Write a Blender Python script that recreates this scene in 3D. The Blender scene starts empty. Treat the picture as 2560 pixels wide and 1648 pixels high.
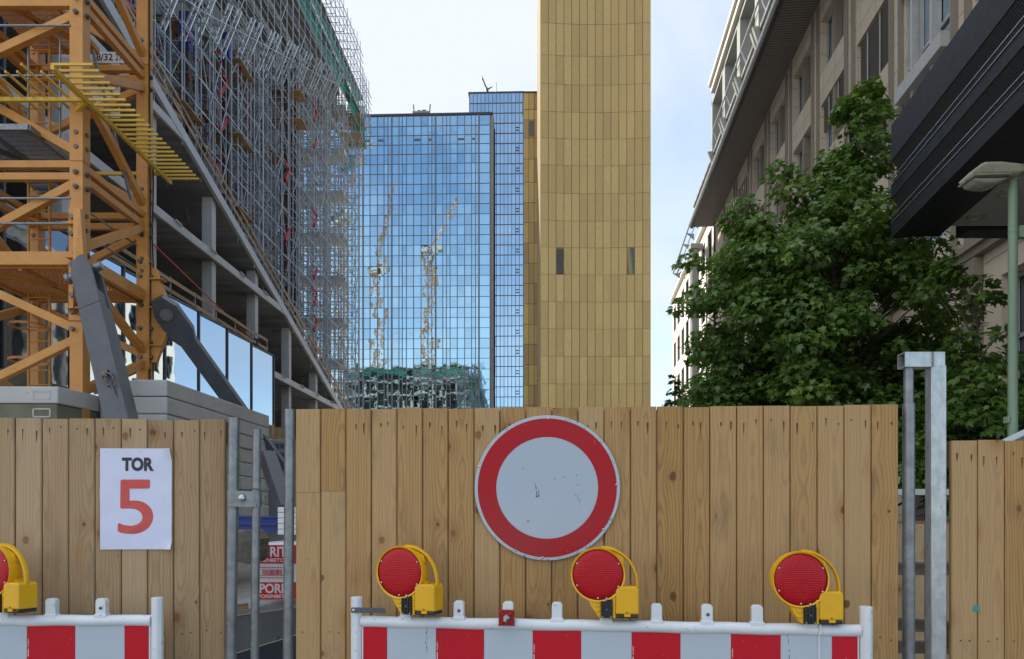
import bpy, math, random
import numpy as np
from mathutils import Vector as V, Matrix
R = math.radians
random.seed(7)
scene = bpy.context.scene
col = scene.collection
# ------------------------------------------------------------------ camera
F, HZ, CX, EYE = 1850.0, 1290.0, 1280.0, 1.5
cam = bpy.data.cameras.new('camera')
cam.sensor_width = 36.0
cam.lens = F / 2560 * 36
cam.shift_y = (HZ - 824) / 2560
cam.clip_start = 0.05
cam.clip_end = 3000
camo = bpy.data.objects.new('camera', cam)
camo.location = (0, 0, EYE)
camo.rotation_euler = (R(90), 0, 0)
col.objects.link(camo)
scene.camera = camo
# ------------------------------------------------------------------ light
SUN_AZ, SUN_EL = -64.0, 32.5
sdir = V((math.sin(R(SUN_AZ)) * math.cos(R(SUN_EL)), math.cos(R(SUN_AZ)) * math.cos(R(SUN_EL)), math.sin(R(SUN_EL))))
sl = bpy.data.lights.new('sun', 'SUN')
sl.energy = 4.0
sl.angle = R(0.5)
sl.color = (1.0, 0.94, 0.84)
so = bpy.data.objects.new('sun', sl)
so.rotation_euler = sdir.to_track_quat('Z', 'Y').to_euler()
col.objects.link(so)
SKY_STRENGTH = 0.15
EXPOSURE = 0.98
world = bpy.data.worlds.new('World')
scene.world = world
world.use_nodes = True
wn, wl = world.node_tree.nodes, world.node_tree.links
bg = wn['Background']
bg.inputs['Strength'].default_value = SKY_STRENGTH
sky = wn.new('ShaderNodeTexSky')
sky.sky_type = 'NISHITA'
sky.sun_disc = False
sky.sun_elevation = R(SUN_EL)
sky.sun_rotation = R(SUN_AZ)
sky.air_density = 1.0
sky.dust_density = 0.6
sky.ozone_density = 1.0
tc = wn.new('ShaderNodeTexCoord')
sep = wn.new('ShaderNodeSeparateXYZ')
wl.new(tc.outputs['Generated'], sep.inputs[0])


def wmath(op, a, b=None, clamp=False):
    n = wn.new('ShaderNodeMath')
    n.operation = op
    n.use_clamp = clamp
    for i, x in enumerate((a, b)):
        if x is None:
            continue
        if isinstance(x, (int, float)):
            n.inputs[i].default_value = x
        else:
            wl.new(x, n.inputs[i])
    return n.outputs[0]


# flat cloud layer: direction projected on a plane overhead
den = wmath('ADD', wmath('MAXIMUM', sep.outputs['Z'], 0.0), 0.22)
cxy = wn.new('ShaderNodeCombineXYZ')
wl.new(wmath('DIVIDE', sep.outputs['X'], den), cxy.inputs[0])
wl.new(wmath('DIVIDE', sep.outputs['Y'], den), cxy.inputs[1])
cn = wn.new('ShaderNodeTexNoise')
cn.inputs['Scale'].default_value = 1.5
cn.inputs['Detail'].default_value = 7.0
cn.inputs['Roughness'].default_value = 0.56
cn.inputs['Distortion'].default_value = 0.35
wl.new(cxy.outputs[0], cn.inputs['Vector'])
# the cloud bank lies ahead (towards +Y), broken clouds behind
bank = wmath('ADD', wmath('MULTIPLY', wmath('MAXIMUM', sep.outputs['Y'], 0.0), 0.30), wmath('MULTIPLY', wmath('MAXIMUM', wmath('MULTIPLY', sep.outputs['Y'], -1.0), 0.0), 0.085))
bankl = wmath('MULTIPLY', sep.outputs['X'], -0.46)
thr = wmath('SUBTRACT', wmath('ADD', cn.outputs['Fac'], wmath('ADD', wmath('ADD', bank, bankl), wmath('MULTIPLY', wmath('MAXIMUM', wmath('SUBTRACT', sep.outputs['Z'], 0.45), 0.0), 0.9))), 0.505)  # last term thickens unseen cloud overhead, added to fill the street with light
cov = wmath('ADD', wmath('MULTIPLY', thr, 2.0), wmath('MULTIPLY', wmath('MAXIMUM', sep.outputs['Y'], 0.0), 0.36), True)
cmix = wn.new('ShaderNodeMix')
cmix.data_type = 'RGBA'
wl.new(cov, cmix.inputs[0])
wl.new(sky.outputs[0], cmix.inputs[6])
cbr = wn.new('ShaderNodeMix')
cbr.data_type = 'RGBA'
wl.new(wmath('MULTIPLY_ADD' if False else 'ADD', wmath('MULTIPLY', sep.outputs['Y'], 1.2), 0.5, True), cbr.inputs[0])
cbr.inputs[6].default_value = (5.2, 5.3, 5.5, 1)      # clouds lit from the front
cbr.inputs[7].default_value = (3.05, 3.28, 3.6, 1)    # thin bank ahead, lit from behind
wl.new(cbr.outputs[2], cmix.inputs[7])
wl.new(cmix.outputs[2], bg.inputs['Color'])
scene.view_settings.view_transform = 'Standard'
scene.view_settings.look = 'None'
scene.view_settings.gamma = 1.0
scene.view_settings.exposure = EXPOSURE
scene.cycles.max_bounces = 8
scene.cycles.use_denoising = True
scene.cycles.sample_clamp_indirect = 8.0


# ------------------------------------------------------------------ helpers
def P(px, py, y):
    return V(((px - CX) * y / F, y, EYE + (HZ - py) * y / F))


class Fr:
    """vertical plane through two ground points, s along it, o towards the viewer"""
    def __init__(self, a, b):
        self.A = V(a).to_2d() if len(a) > 2 else V(a)
        bb = V(b).to_2d() if len(b) > 2 else V(b)
        self.L = (bb - self.A).length
        self.d = (bb - self.A) / self.L
        self.n = V((self.d.y, -self.d.x))

    def pt(self, s, o, z):
        p = self.A + self.d * s + self.n * o
        return V((p.x, p.y, z))

    def s(self, px, o=0.0):
        u = (px - CX) / F
        a = self.A + self.n * o
        return (u * a.y - a.x) / (self.d.x - u * self.d.y)

    def sz(self, px, py, o=0.0):
        s = self.s(px, o)
        y = self.pt(s, o, 0).y
        return s, EYE + (HZ - py) * y / F

    def M(self, s=0, o=0, z=0, yaw=0.0):
        p = self.pt(s, o, z)
        m = Matrix(((self.d.x, -self.n.x, 0, p.x), (self.d.y, -self.n.y, 0, p.y), (0, 0, 1, p.z), (0, 0, 0, 1)))
        return m @ Matrix.Rotation(yaw, 4, 'Z')


def wloc(o):
    l = V((0, 0, 0))
    while o is not None:
        l = l + o.location
        o = o.parent
    return l


class MB:
    def __init__(self, M=None):
        self.v, self.f, self.uv, self.M = [], [], None, M

    def add(self, vs, fs, uvs=None):
        b = len(self.v)
        if self.M is not None:
            vs = [self.M @ V(p) for p in vs]
        self.v.extend([tuple(p) for p in vs])
        self.f.extend([tuple(b + i for i in f) for f in fs])
        if uvs is not None:
            if self.uv is None:
                self.uv = []
            self.uv.extend(uvs)
        return self

    def box(self, a, b):
        x0, y0, z0 = a
        x1, y1, z1 = b
        x0, x1 = min(x0, x1), max(x0, x1)
        y0, y1 = min(y0, y1), max(y0, y1)
        z0, z1 = min(z0, z1), max(z0, z1)
        vs = [(x0, y0, z0), (x1, y0, z0), (x1, y1, z0), (x0, y1, z0), (x0, y0, z1), (x1, y0, z1), (x1, y1, z1), (x0, y1, z1)]
        return self.add(vs, [(0, 3, 2, 1), (4, 5, 6, 7), (0, 1, 5, 4), (1, 2, 6, 5), (2, 3, 7, 6), (3, 0, 4, 7)])

    def bar(self, p, q, w, h=None, up=None):
        p, q = V(p), V(q)
        h = w if h is None else h
        d = (q - p).normalized()
        u = V(up) if up is not None else (V((0, 0, 1)) if abs(d.z) < 0.95 else V((0, 1, 0)))
        s = d.cross(u).normalized()
        t = s.cross(d).normalized()
        a, b = s * (w / 2), t * (h / 2)
        vs = [p - a - b, p + a - b, p + a + b, p - a + b, q - a - b, q + a - b, q + a + b, q - a + b]
        return self.add(vs, [(0, 3, 2, 1), (4, 5, 6, 7), (0, 1, 5, 4), (1, 2, 6, 5), (2, 3, 7, 6), (3, 0, 4, 7)])

    def tube(self, p, q, r, n=8, r2=None, caps=True):
        p, q = V(p), V(q)
        r2 = r if r2 is None else r2
        d = (q - p)
        if d.length < 1e-6:
            return self
        d.normalize()
        u = V((0, 0, 1)) if abs(d.z) < 0.9 else V((1, 0, 0))
        s = d.cross(u).normalized()
        t = s.cross(d)
        vs = []
        for c, rr in ((p, r), (q, r2)):
            for i in range(n):
                a = 2 * math.pi * (i + .5) / n
                vs.append(c + (s * math.cos(a) + t * math.sin(a)) * rr)
        fs = [(i, i + n, (i + 1) % n + n, (i + 1) % n) for i in range(n)]
        if caps:
            fs += [tuple(range(n)), tuple(reversed(range(n, 2 * n)))]
        return self.add(vs, fs)

    def sweep(self, pts, w, h, up=(0, 1, 0), round_n=0):
        """rectangular (or elliptical) section along a polyline, w across up, h along up"""
        pts = [V(p) for p in pts]
        ring = [(-1, -1), (1, -1), (1, 1), (-1, 1)]
        if round_n:
            ring = [(math.cos(2 * math.pi * i / round_n), math.sin(2 * math.pi * i / round_n)) for i in range(round_n)]
        n = len(ring)
        vs, fs = [], []
        for i, p in enumerate(pts):
            d = (pts[min(i + 1, len(pts) - 1)] - pts[max(i - 1, 0)]).normalized()
            s = d.cross(V(up)).normalized()
            t = s.cross(d).normalized()
            ww = w[i] if isinstance(w, (list, tuple)) else w
            hh = h[i] if isinstance(h, (list, tuple)) else h
            for a, b in ring:
                vs.append(p + s * (a * ww / 2) + t * (b * hh / 2))
        for i in range(len(pts) - 1):
            for j in range(n):
                k = (j + 1) % n
                fs.append((i * n + j, i * n + k, (i + 1) * n + k, (i + 1) * n + j))
        fs.append(tuple(reversed(range(n))))
        fs.append(tuple((len(pts) - 1) * n + j for j in range(n)))
        return self.add(vs, fs)

    def lathe(self, prof, o, ax, n=32, a0=0.0, a1=None):
        """prof: (radius, distance along axis)"""
        o, ax = V(o), V(ax).normalized()
        u = V((0, 0, 1)) if abs(ax.z) < 0.9 else V((1, 0, 0))
        s = ax.cross(u).normalized()
        t = s.cross(ax)
        full = a1 is None
        a1 = 2 * math.pi if full else a1
        m = n if full else n + 1
        vs, fs = [], []
        for r, h in prof:
            for i in range(m):
                a = a0 + (a1 - a0) * i / n
                vs.append(o + ax * h + (s * math.cos(a) + t * math.sin(a)) * r)
        for j in range(len(prof) - 1):
            for i in range(n):
                k = (i + 1) % m
                fs.append((j * m + i, j * m + k, (j + 1) * m + k, (j + 1) * m + i))
        return self.add(vs, fs)

    def prism(self, poly, vec):
        poly = [V(p) for p in poly]
        vec = V(vec)
        n = len(poly)
        vs = poly + [p + vec for p in poly]
        fs = [tuple(range(n)), tuple(reversed(range(n, 2 * n)))]
        fs += [(i, i + n, (i + 1) % n + n, (i + 1) % n) for i in range(n)]
        return self.add(vs, fs)

    def sphere(self, c, r, n=10, m=6, sq=(1, 1, 1)):
        vs, fs = [], []
        for j in range(m + 1):
            th = math.pi * j / m
            for i in range(n):
                a = 2 * math.pi * i / n
                vs.append((c[0] + r * sq[0] * math.sin(th) * math.cos(a), c[1] + r * sq[1] * math.sin(th) * math.sin(a), c[2] + r * sq[2] * math.cos(th)))
        for j in range(m):
            for i in range(n):
                fs.append((j * n + i, (j + 1) * n + i, (j + 1) * n + (i + 1) % n, j * n + (i + 1) % n))
        return self.add(vs, fs)

    def build(self, name, mat, parent=None, smooth=False, bevel=0.0, seg=2, fix=True):
        me = bpy.data.meshes.new(name)
        off = wloc(parent) if parent is not None else V((0, 0, 0))
        me.from_pydata([(a - off.x, b - off.y, c - off.z) for a, b, c in self.v], [], self.f)
        if self.uv is not None and len(self.uv) == len(self.v):
            ul = me.uv_layers.new(name='UVMap')
            li = np.zeros(len(me.loops), dtype=np.int32)
            me.loops.foreach_get('vertex_index', li)
            ul.data.foreach_set('uv', np.array(self.uv, dtype=np.float32)[li].ravel())
        me.update()
        if fix:
            import bmesh
            bm = bmesh.new()
            bm.from_mesh(me)
            bmesh.ops.recalc_face_normals(bm, faces=bm.faces)
            bm.to_mesh(me)
            bm.free()
        if smooth:
            me.polygons.foreach_set('use_smooth', [True] * len(me.polygons))
            me.set_sharp_from_angle(angle=R(38))
        me.materials.append(mat)
        o = bpy.data.objects.new(name, me)
        col.objects.link(o)
        if parent is not None:
            o.parent = parent
        if bevel:
            b = o.modifiers.new('bevel', 'BEVEL')
            b.width = bevel
            b.segments = seg
            b.limit_method = 'ANGLE'
            b.angle_limit = R(35)
        return o


def tag(o, label, cat=None, group=None, kind=None):
    o['label'] = label
    if cat:
        o['category'] = cat
    if group:
        o['group'] = group
    if kind:
        o['kind'] = kind
    return o


def thing(name, label, cat, loc, group=None):
    o = bpy.data.objects.new(name, None)
    o.empty_display_size = 0.2
    o.location = loc
    col.objects.link(o)
    return tag(o, label, cat, group)


def dup(root, loc, label, rotz=None, group=None):
    r = root.copy()
    col.objects.link(r)
    r.location = loc
    if rotz is not None:
        r.rotation_euler = (0, 0, rotz)
    r['label'] = label
    if group:
        r['group'] = group
    for ch in list(root.children):
        c = ch.copy()
        col.objects.link(c)
        c.parent = r
        for g in ch.children:
            d = g.copy()
            col.objects.link(d)
            d.parent = c
    return r


def dup_part(part, loc, parent):
    """copy of a part (with its sub-parts) under the same thing"""
    c = part.copy()
    col.objects.link(c)
    c.parent = parent
    c.location = loc
    for g in part.children:
        d = g.copy()
        col.objects.link(d)
        d.parent = c
    return c


def text_geo(txt, bold=0.0):
    cu = bpy.data.curves.new('lettering', 'FONT')
    cu.body = txt
    cu.size = 1.0
    cu.offset = bold
    cu.resolution_u = 6
    o = bpy.data.objects.new('lettering', cu)
    col.objects.link(o)
    bpy.context.view_layer.update()
    me = o.evaluated_get(bpy.context.evaluated_depsgraph_get()).to_mesh()
    vs = [(v.co.x, v.co.y) for v in me.vertices]
    fs = [tuple(p.vertices) for p in me.polygons]
    o.evaluated_get(bpy.context.evaluated_depsgraph_get()).to_mesh_clear()
    bpy.data.objects.remove(o)
    bpy.data.curves.remove(cu)
    return vs, fs


def text_on(mb, txt, fn, x0, x1, z0, z1, bold=0.0):
    """fit the lettering into the rectangle x0..x1, z0..z1; fn(x, z) gives the 3-D point"""
    vs, fs = text_geo(txt, bold)
    xs = [a for a, b in vs]
    ys = [b for a, b in vs]
    ax, bx, ay, by = min(xs), max(xs), min(ys), max(ys)
    mb.add([fn(x0 + (a - ax) / (bx - ax) * (x1 - x0), z0 + (b - ay) / (by - ay) * (z1 - z0)) for a, b in vs], fs)


# ------------------------------------------------------------------ materials
class NT:
    def __init__(self, name):
        self.m = bpy.data.materials.new(name)
        self.m.use_nodes = True
        self.n = self.m.node_tree.nodes
        self.l = self.m.node_tree.links
        self.b = self.n['Principled BSDF']

    def node(self, t, **kw):
        n = self.n.new(t)
        for k, v in kw.items():
            setattr(n, k, v)
        return n

    def put(self, sock, val):
        if isinstance(val, bpy.types.NodeSocket):
            self.l.new(val, sock)
        elif isinstance(val, (tuple, list)) and sock.type == 'RGBA' and len(val) == 3:
            sock.default_value = (*val, 1)
        else:
            sock.default_value = val

    def math(self, op, a, b=0.0, c=None, clamp=False):
        n = self.node('ShaderNodeMath', operation=op, use_clamp=clamp)
        self.put(n.inputs[0], a)
        self.put(n.inputs[1], b)
        if c is not None:
            self.put(n.inputs[2], c)
        return n.outputs[0]

    def mix(self, f, a, b, blend='MIX'):
        n = self.node('ShaderNodeMix', data_type='RGBA', blend_type=blend)
        self.put(n.inputs[0], f)
        self.put(n.inputs[6], a)
        self.put(n.inputs[7], b)
        return n.outputs[2]

    def coord(self, kind='Object', scale=(1, 1, 1)):
        t = self.node('ShaderNodeTexCoord')
        mp = self.node('ShaderNodeMapping')
        mp.inputs['Scale'].default_value = scale
        self.l.new(t.outputs[kind], mp.inputs[0])
        return mp.outputs[0]

    def noise(self, vec, scale, detail=4.0, rough=0.55, dist=0.0, out='Fac'):
        n = self.node('ShaderNodeTexNoise')
        self.put(n.inputs['Vector'], vec)
        n.inputs['Scale'].default_value = scale
        n.inputs['Detail'].default_value = detail
        n.inputs['Roughness'].default_value = rough
        n.inputs['Distortion'].default_value = dist
        return n.outputs[out]

    def ramp(self, fac, stops):
        n = self.node('ShaderNodeValToRGB')
        e = n.color_ramp.elements
        while len(e) < len(stops):
            e.new(0.5)
        for i, (p, c) in enumerate(stops):
            e[i].position = p
            e[i].color = (c, c, c, 1) if isinstance(c, (int, float)) else (*c, 1)
        self.put(n.inputs[0], fac)
        return n.outputs[0]

    def step(self, x, a, b):
        n = self.node('ShaderNodeMapRange', interpolation_type='SMOOTHSTEP')
        self.put(n.inputs[0], x)
        n.inputs[1].default_value, n.inputs[2].default_value = a, b
        n.inputs[3].default_value, n.inputs[4].default_value = 0, 1
        return n.outputs[0]

    def bump(self, h, dist, strength=1.0):
        n = self.node('ShaderNodeBump')
        n.inputs['Strength'].default_value = strength
        n.inputs['Distance'].default_value = dist
        self.put(n.inputs['Height'], h)
        self.l.new(n.outputs[0], self.b.inputs['Normal'])

    def island(self):
        return self.node('ShaderNodeNewGeometry').outputs['Random Per Island']


def mot(name, c0, c1, rough=0.6, metal=0.0, scale=4.0, bump=0.0, bscale=40.0, stretch=(1, 1, 1), spots=None, spec=0.5, isl=0.0, rv=0.15):
    """two-tone mottled surface, optional dirt spots and fine bump"""
    t = NT(name)
    v = t.coord('Object', stretch)
    f = t.ramp(t.noise(v, scale, 6, 0.6), [(0.32, 0.0), (0.68, 1.0)])
    c = t.mix(f, c0, c1)
    if isl:
        k = t.math('MULTIPLY_ADD', t.island(), isl, 1 - isl / 2)
        hs = t.node('ShaderNodeHueSaturation')
        t.put(hs.inputs['Value'], k)
        t.put(hs.inputs['Color'], c)
        c = hs.outputs[0]
    if spots:
        sc, lim, scol = spots
        s = t.step(t.noise(v, sc, 5, 0.7), lim, lim + 0.05)
        c = t.mix(s, c, scol)
    t.put(t.b.inputs['Base Color'], c)
    t.b.inputs['Metallic'].default_value = metal
    t.put(t.b.inputs['Roughness'], t.math('MULTIPLY_ADD', t.noise(v, scale * 2.7, 3), rv, rough - rv / 2))
    t.b.inputs['Specular IOR Level'].default_value = spec
    if bump:
        t.bump(t.noise(v, bscale, 5, 0.6), bump)
    return t.m


def wood(name, light, dark, grey, knot=(0.10, 0.045, 0.018), amt=1.0):
    t = NT(name)
    uv = t.node('ShaderNodeTexCoord').outputs['UV']
    sp = t.node('ShaderNodeSeparateXYZ')
    t.l.new(uv, sp.inputs[0])
    u, vv = sp.outputs[0], sp.outputs[1]
    rnd = t.island()
    vz = t.math('MULTIPLY_ADD', rnd, 37.0, vv)
    uo = t.math('MULTIPLY_ADD', rnd, 91.0, u)

    def vec(a, b, c=0.0):
        n = t.node('ShaderNodeCombineXYZ')
        t.put(n.inputs[0], a)
        t.put(n.inputs[1], b)
        t.put(n.inputs[2], c)
        return n.outputs[0]
    KX, KZ = 8.0, 2.6
    vor = t.node('ShaderNodeTexVoronoi', voronoi_dimensions='2D', feature='F1')
    vor.inputs['Scale'].default_value = 1.0
    kc = vec(t.math('MULTIPLY', uo, KX), t.math('MULTIPLY', vz, KZ))
    t.l.new(kc, vor.inputs['Vector'])
    sub = t.node('ShaderNodeVectorMath', operation='SUBTRACT')
    t.l.new(kc, sub.inputs[0])
    t.l.new(vor.outputs['Position'], sub.inputs[1])
    mul = t.node('ShaderNodeVectorMath', operation='MULTIPLY')
    t.l.new(sub.outputs[0], mul.inputs[0])
    mul.inputs[1].default_value = (1 / KX, 0.72 / KZ, 0)
    ln = t.node('ShaderNodeVectorMath', operation='LENGTH')
    t.l.new(mul.outputs[0], ln.inputs[0])
    r = ln.outputs['Value']
    ds = t.node('ShaderNodeSeparateXYZ')
    t.l.new(mul.outputs[0], ds.inputs[0])
    cs = t.node('ShaderNodeSeparateColor')
    t.l.new(vor.outputs['Color'], cs.inputs[0])
    size = t.math('MULTIPLY', t.math('SUBTRACT', cs.outputs[0], 0.34, clamp=True), 0.026)
    wob = t.math('MULTIPLY', t.math('SUBTRACT', t.noise(vec(t.math('MULTIPLY', uo, 60), t.math('MULTIPLY', vz, 60)), 1.0, 2), 0.5), 0.008)
    rr = t.math('ADD', r, wob)
    kn = t.math('SUBTRACT', 1.0, t.step(t.math('DIVIDE', rr, t.math('ADD', size, 0.0004)), 0.7, 1.15))
    halo = t.math('MULTIPLY', t.math('POWER', 2.718, t.math('MULTIPLY', t.math('POWER', t.math('DIVIDE', r, 0.034), 2.0), -1.0)), t.step(cs.outputs[0], 0.34, 0.55))
    # grain coordinate bows round the knots
    phi = t.math('SUBTRACT', u, t.math('MULTIPLY', t.math('MULTIPLY', ds.outputs[0], halo), 0.75))
    lowu = t.math('MULTIPLY', t.math('SUBTRACT', t.noise(vec(t.math('MULTIPLY', uo, 6), t.math('MULTIPLY', vz, 1.6)), 1.0, 3), 0.5), 0.035)
    phi = t.math('ADD', phi, lowu)
    dep = t.math('MULTIPLY_ADD', t.noise(vec(t.math('MULTIPLY', rnd, 53.0), t.math('MULTIPLY', vz, 1.9)), 1.0, 3, 0.5), 0.10, -0.03)
    uc = t.math('MULTIPLY', t.math('SUBTRACT', rnd, 0.5), 0.10)
    rho = t.math('SQRT', t.math('ADD', t.math('POWER', t.math('SUBTRACT', phi, uc), 2.0), t.math('POWER', dep, 2.0)))
    rho = t.math('ADD', rho, t.math('MULTIPLY', halo, 0.012))
    wv = t.math('MULTIPLY_ADD', t.math('SINE', t.math('MULTIPLY', rho, 2 * math.pi / 0.0115)), 0.5, 0.5)
    wv = t.math('POWER', wv, 2.6)
    fine = t.noise(vec(t.math('MULTIPLY', t.math('ADD', phi, t.math('MULTIPLY', rnd, 91.0)), 420), t.math('MULTIPLY', vz, 7)), 1.0, 3, 0.6)
    fine = t.step(fine, 0.3, 0.72)
    band = t.noise(vec(t.math('MULTIPLY', t.math('ADD', phi, t.math('MULTIPLY', rnd, 71.0)), 60), t.math('MULTIPLY', vz, 0.9)), 1.0, 3, 0.6)
    g = t.math('ADD', t.math('MULTIPLY', wv, 0.42 * amt), t.math('MULTIPLY', fine, 0.26 * amt))
    g = t.math('ADD', g, t.math('MULTIPLY', t.math('SUBTRACT', band, 0.5), 0.9 * amt), clamp=True)
    c = t.mix(g, light, dark)
    # every board its own tone, some greyer
    wn2 = t.node('ShaderNodeTexWhiteNoise', noise_dimensions='1D')
    t.l.new(t.math('MULTIPLY', rnd, 999.0), wn2.inputs['W'])
    c = t.mix(t.math('MULTIPLY', wn2.outputs['Value'], 0.75), c, grey, 'MIX')
    stain = t.step(t.noise(vec(t.math('MULTIPLY', uo, 9), t.math('MULTIPLY', vz, 2.2)), 1.0, 5, 0.65), 0.52, 0.78)
    c = t.mix(t.math('MULTIPLY', stain, 0.62), c, tuple(x * 0.55 for x in grey))
    red = t.step(t.noise(vec(t.math('MULTIPLY_ADD', uo, 8, 40), t.math('MULTIPLY', vz, 1.7)), 1.0, 3), 0.62, 0.8)
    c = t.mix(t.math('MULTIPLY', red, 0.5), c, (0.30, 0.13, 0.05))
    c = t.mix(t.math('MULTIPLY', halo, t.math('MULTIPLY', cs.outputs[1], 0.75)), c, (0.24, 0.11, 0.038))
    c = t.mix(t.math('MULTIPLY', kn, 0.85), c, t.mix(cs.outputs[2], knot, (0.24, 0.115, 0.045)))
    hs = t.node('ShaderNodeHueSaturation')
    t.put(hs.inputs['Value'], t.math('MULTIPLY_ADD', wn2.outputs['Value'], 0.42, 0.78))
    t.put(hs.inputs['Color'], c)
    t.put(t.b.inputs['Base Color'], hs.outputs[0])
    t.b.inputs['Roughness'].default_value = 0.72
    t.b.inputs['Specular IOR Level'].default_value = 0.25
    t.bump(t.math('ADD', t.math('MULTIPLY', g, -0.6), t.math('MULTIPLY', kn, -0.6)), 0.0009)
    return t.m


M = {}
M['wood'] = wood('fence_wood', (0.53, 0.302, 0.105), (0.24, 0.108, 0.032), (0.35, 0.245, 0.135), amt=1.05)
M['wood_dull'] = wood('weathered_wood', (0.46, 0.295, 0.15), (0.25, 0.145, 0.068), (0.37, 0.275, 0.175), amt=1.15)
M['wood_rail'] = mot('rail_timber', (0.22, 0.13, 0.06), (0.13, 0.075, 0.035), 0.75, scale=6, stretch=(1, 1, 8))
M['plank'] = mot('scaffold_plank', (0.36, 0.24, 0.13), (0.24, 0.155, 0.08), 0.8, scale=3, isl=0.4)
M['galv'] = mot('galvanised_steel', (0.17, 0.18, 0.19), (0.27, 0.285, 0.295), 0.42, 0.6, scale=22, bump=0.0012, bscale=35, spots=(9, 0.63, (0.12, 0.125, 0.13)))
M['galv_new'] = mot('bright_galvanised', (0.34, 0.355, 0.36), (0.50, 0.515, 0.52), 0.38, 0.6, scale=26, bump=0.0014, bscale=30, spots=(11, 0.62, (0.26, 0.27, 0.275)), stretch=(1, 1, .6))
M['alum'] = mot('aluminium', (0.45, 0.47, 0.49), (0.55, 0.57, 0.6), 0.4, 0.7, scale=9)
M['white_plastic'] = mot('white_plastic', (0.62, 0.65, 0.68), (0.72, 0.74, 0.76), 0.42, scale=7, bump=0.0004, bscale=60, spots=(38, 0.635, (0.38, 0.385, 0.38)))
M['yellow_plastic'] = mot('yellow_plastic', (0.78, 0.43, 0.004), (0.70, 0.36, 0.003), 0.34, scale=10, bump=0.0003, bscale=90, spots=(34, 0.655, (0.40, 0.23, 0.03)))
M['black_plastic'] = mot('black_plastic', (0.012, 0.012, 0.013), (0.025, 0.025, 0.026), 0.4, scale=12, bump=0.0005, bscale=80)
M['paper'] = mot('paper', (0.62, 0.64, 0.80), (0.67, 0.69, 0.83), 0.8, scale=5, bump=0.0008, bscale=14, spec=0.2)
M['ink_black'] = mot('black_ink', (0.035, 0.028, 0.03), (0.05, 0.04, 0.042), 0.7, scale=30)
M['ink_red'] = mot('red_ink', (0.55, 0.075, 0.065), (0.62, 0.10, 0.085), 0.7, scale=20)
M['zinc_screw'] = mot('zinc_screw', (0.45, 0.45, 0.45), (0.6, 0.6, 0.6), 0.3, 0.9, scale=50)
M['asphalt'] = mot('asphalt', (0.22, 0.205, 0.18), (0.30, 0.28, 0.25), 0.9, scale=2, bump=0.004, bscale=60)  # lightened so the ground throws light up into the street
M['paving'] = mot('paving', (0.20, 0.19, 0.18), (0.27, 0.26, 0.245), 0.9, scale=3, bump=0.002, bscale=30)
M['crane'] = mot('crane_paint', (0.60, 0.272, 0.056), (0.51, 0.222, 0.045), 0.46, scale=3, bump=0.0006, bscale=30, spots=(11, 0.64, (0.30, 0.13, 0.035)))
M['collar'] = mot('collar_paint', (0.70, 0.45, 0.045), (0.60, 0.37, 0.035), 0.45, scale=6)
M['strut'] = mot('strut_paint', (0.062, 0.068, 0.080), (0.085, 0.092, 0.105), 0.42, scale=4, bump=0.0005, bscale=40, spots=(5, 0.70, (0.14, 0.14, 0.14)))
M['bolt'] = mot('bolt_steel', (0.10, 0.09, 0.08), (0.18, 0.16, 0.14), 0.45, 0.8, scale=30)
M['ballast'] = mot('ballast_concrete', (0.42, 0.415, 0.40), (0.52, 0.51, 0.49), 0.85, scale=1.6, bump=0.003, bscale=25, spots=(3.2, 0.60, (0.33, 0.325, 0.29)))
M['moss'] = mot('mossy_concrete', (0.20, 0.195, 0.15), (0.12, 0.115, 0.06), 0.9, scale=1.4, bump=0.003, bscale=20)
M['tube'] = mot('scaffold_tube', (0.34, 0.36, 0.385), (0.48, 0.50, 0.525), 0.38, 0.55, scale=3, isl=0.5)
M['red_steel'] = mot('red_steel', (0.36, 0.008, 0.011), (0.29, 0.007, 0.010), 0.45, scale=3)
M['brown_steel'] = mot('brown_steel', (0.045, 0.028, 0.022), (0.075, 0.042, 0.03), 0.6, scale=0.7, stretch=(3, 3, 1))
M['blue_steel'] = mot('blue_steel', (0.012, 0.035, 0.20), (0.018, 0.05, 0.26), 0.5, scale=2)
M['mullion'] = mot('mullion_metal', (0.115, 0.10, 0.095), (0.14, 0.125, 0.12), 0.4, 0.5, scale=2)
M['frame_light'] = mot('pale_window_frame', (0.42, 0.42, 0.41), (0.5, 0.5, 0.49), 0.45, 0.2, scale=4)
M['blind'] = mot('slat_blind', (0.16, 0.145, 0.13), (0.19, 0.17, 0.155), 0.6, scale=2)
M['black_stone'] = mot('black_granite', (0.014, 0.015, 0.018), (0.030, 0.032, 0.038), 0.5, scale=9, spots=(22, 0.62, (0.055, 0.058, 0.066)), spec=0.22, stretch=(1, 1, 2))
M['ceiling'] = mot('canopy_ceiling', (0.36, 0.345, 0.33), (0.41, 0.39, 0.37), 0.7, scale=0.6, bump=0.0004, bscale=160)
M['grey_clad'] = mot('grey_cladding', (0.27, 0.275, 0.255), (0.34, 0.34, 0.315), 0.7, scale=0.5, stretch=(1, 1, 0.4))
M['white_render'] = mot('white_render', (0.66, 0.62, 0.54), (0.72, 0.68, 0.60), 0.85, scale=0.4)
M['dark_metal'] = mot('dark_metal', (0.03, 0.03, 0.032), (0.05, 0.05, 0.052), 0.4, 0.3, scale=3)
M['pole'] = mot('pole_green', (0.165, 0.245, 0.165), (0.21, 0.30, 0.20), 0.5, scale=5, bump=0.0008, bscale=30, spots=(8, 0.68, (0.10, 0.13, 0.09)), stretch=(1, 1, 0.4))
M['lamp_shell'] = mot('lamp_shell', (0.20, 0.20, 0.15), (0.30, 0.29, 0.22), 0.7, scale=9, spots=(14, 0.6, (0.10, 0.10, 0.06)))
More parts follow.
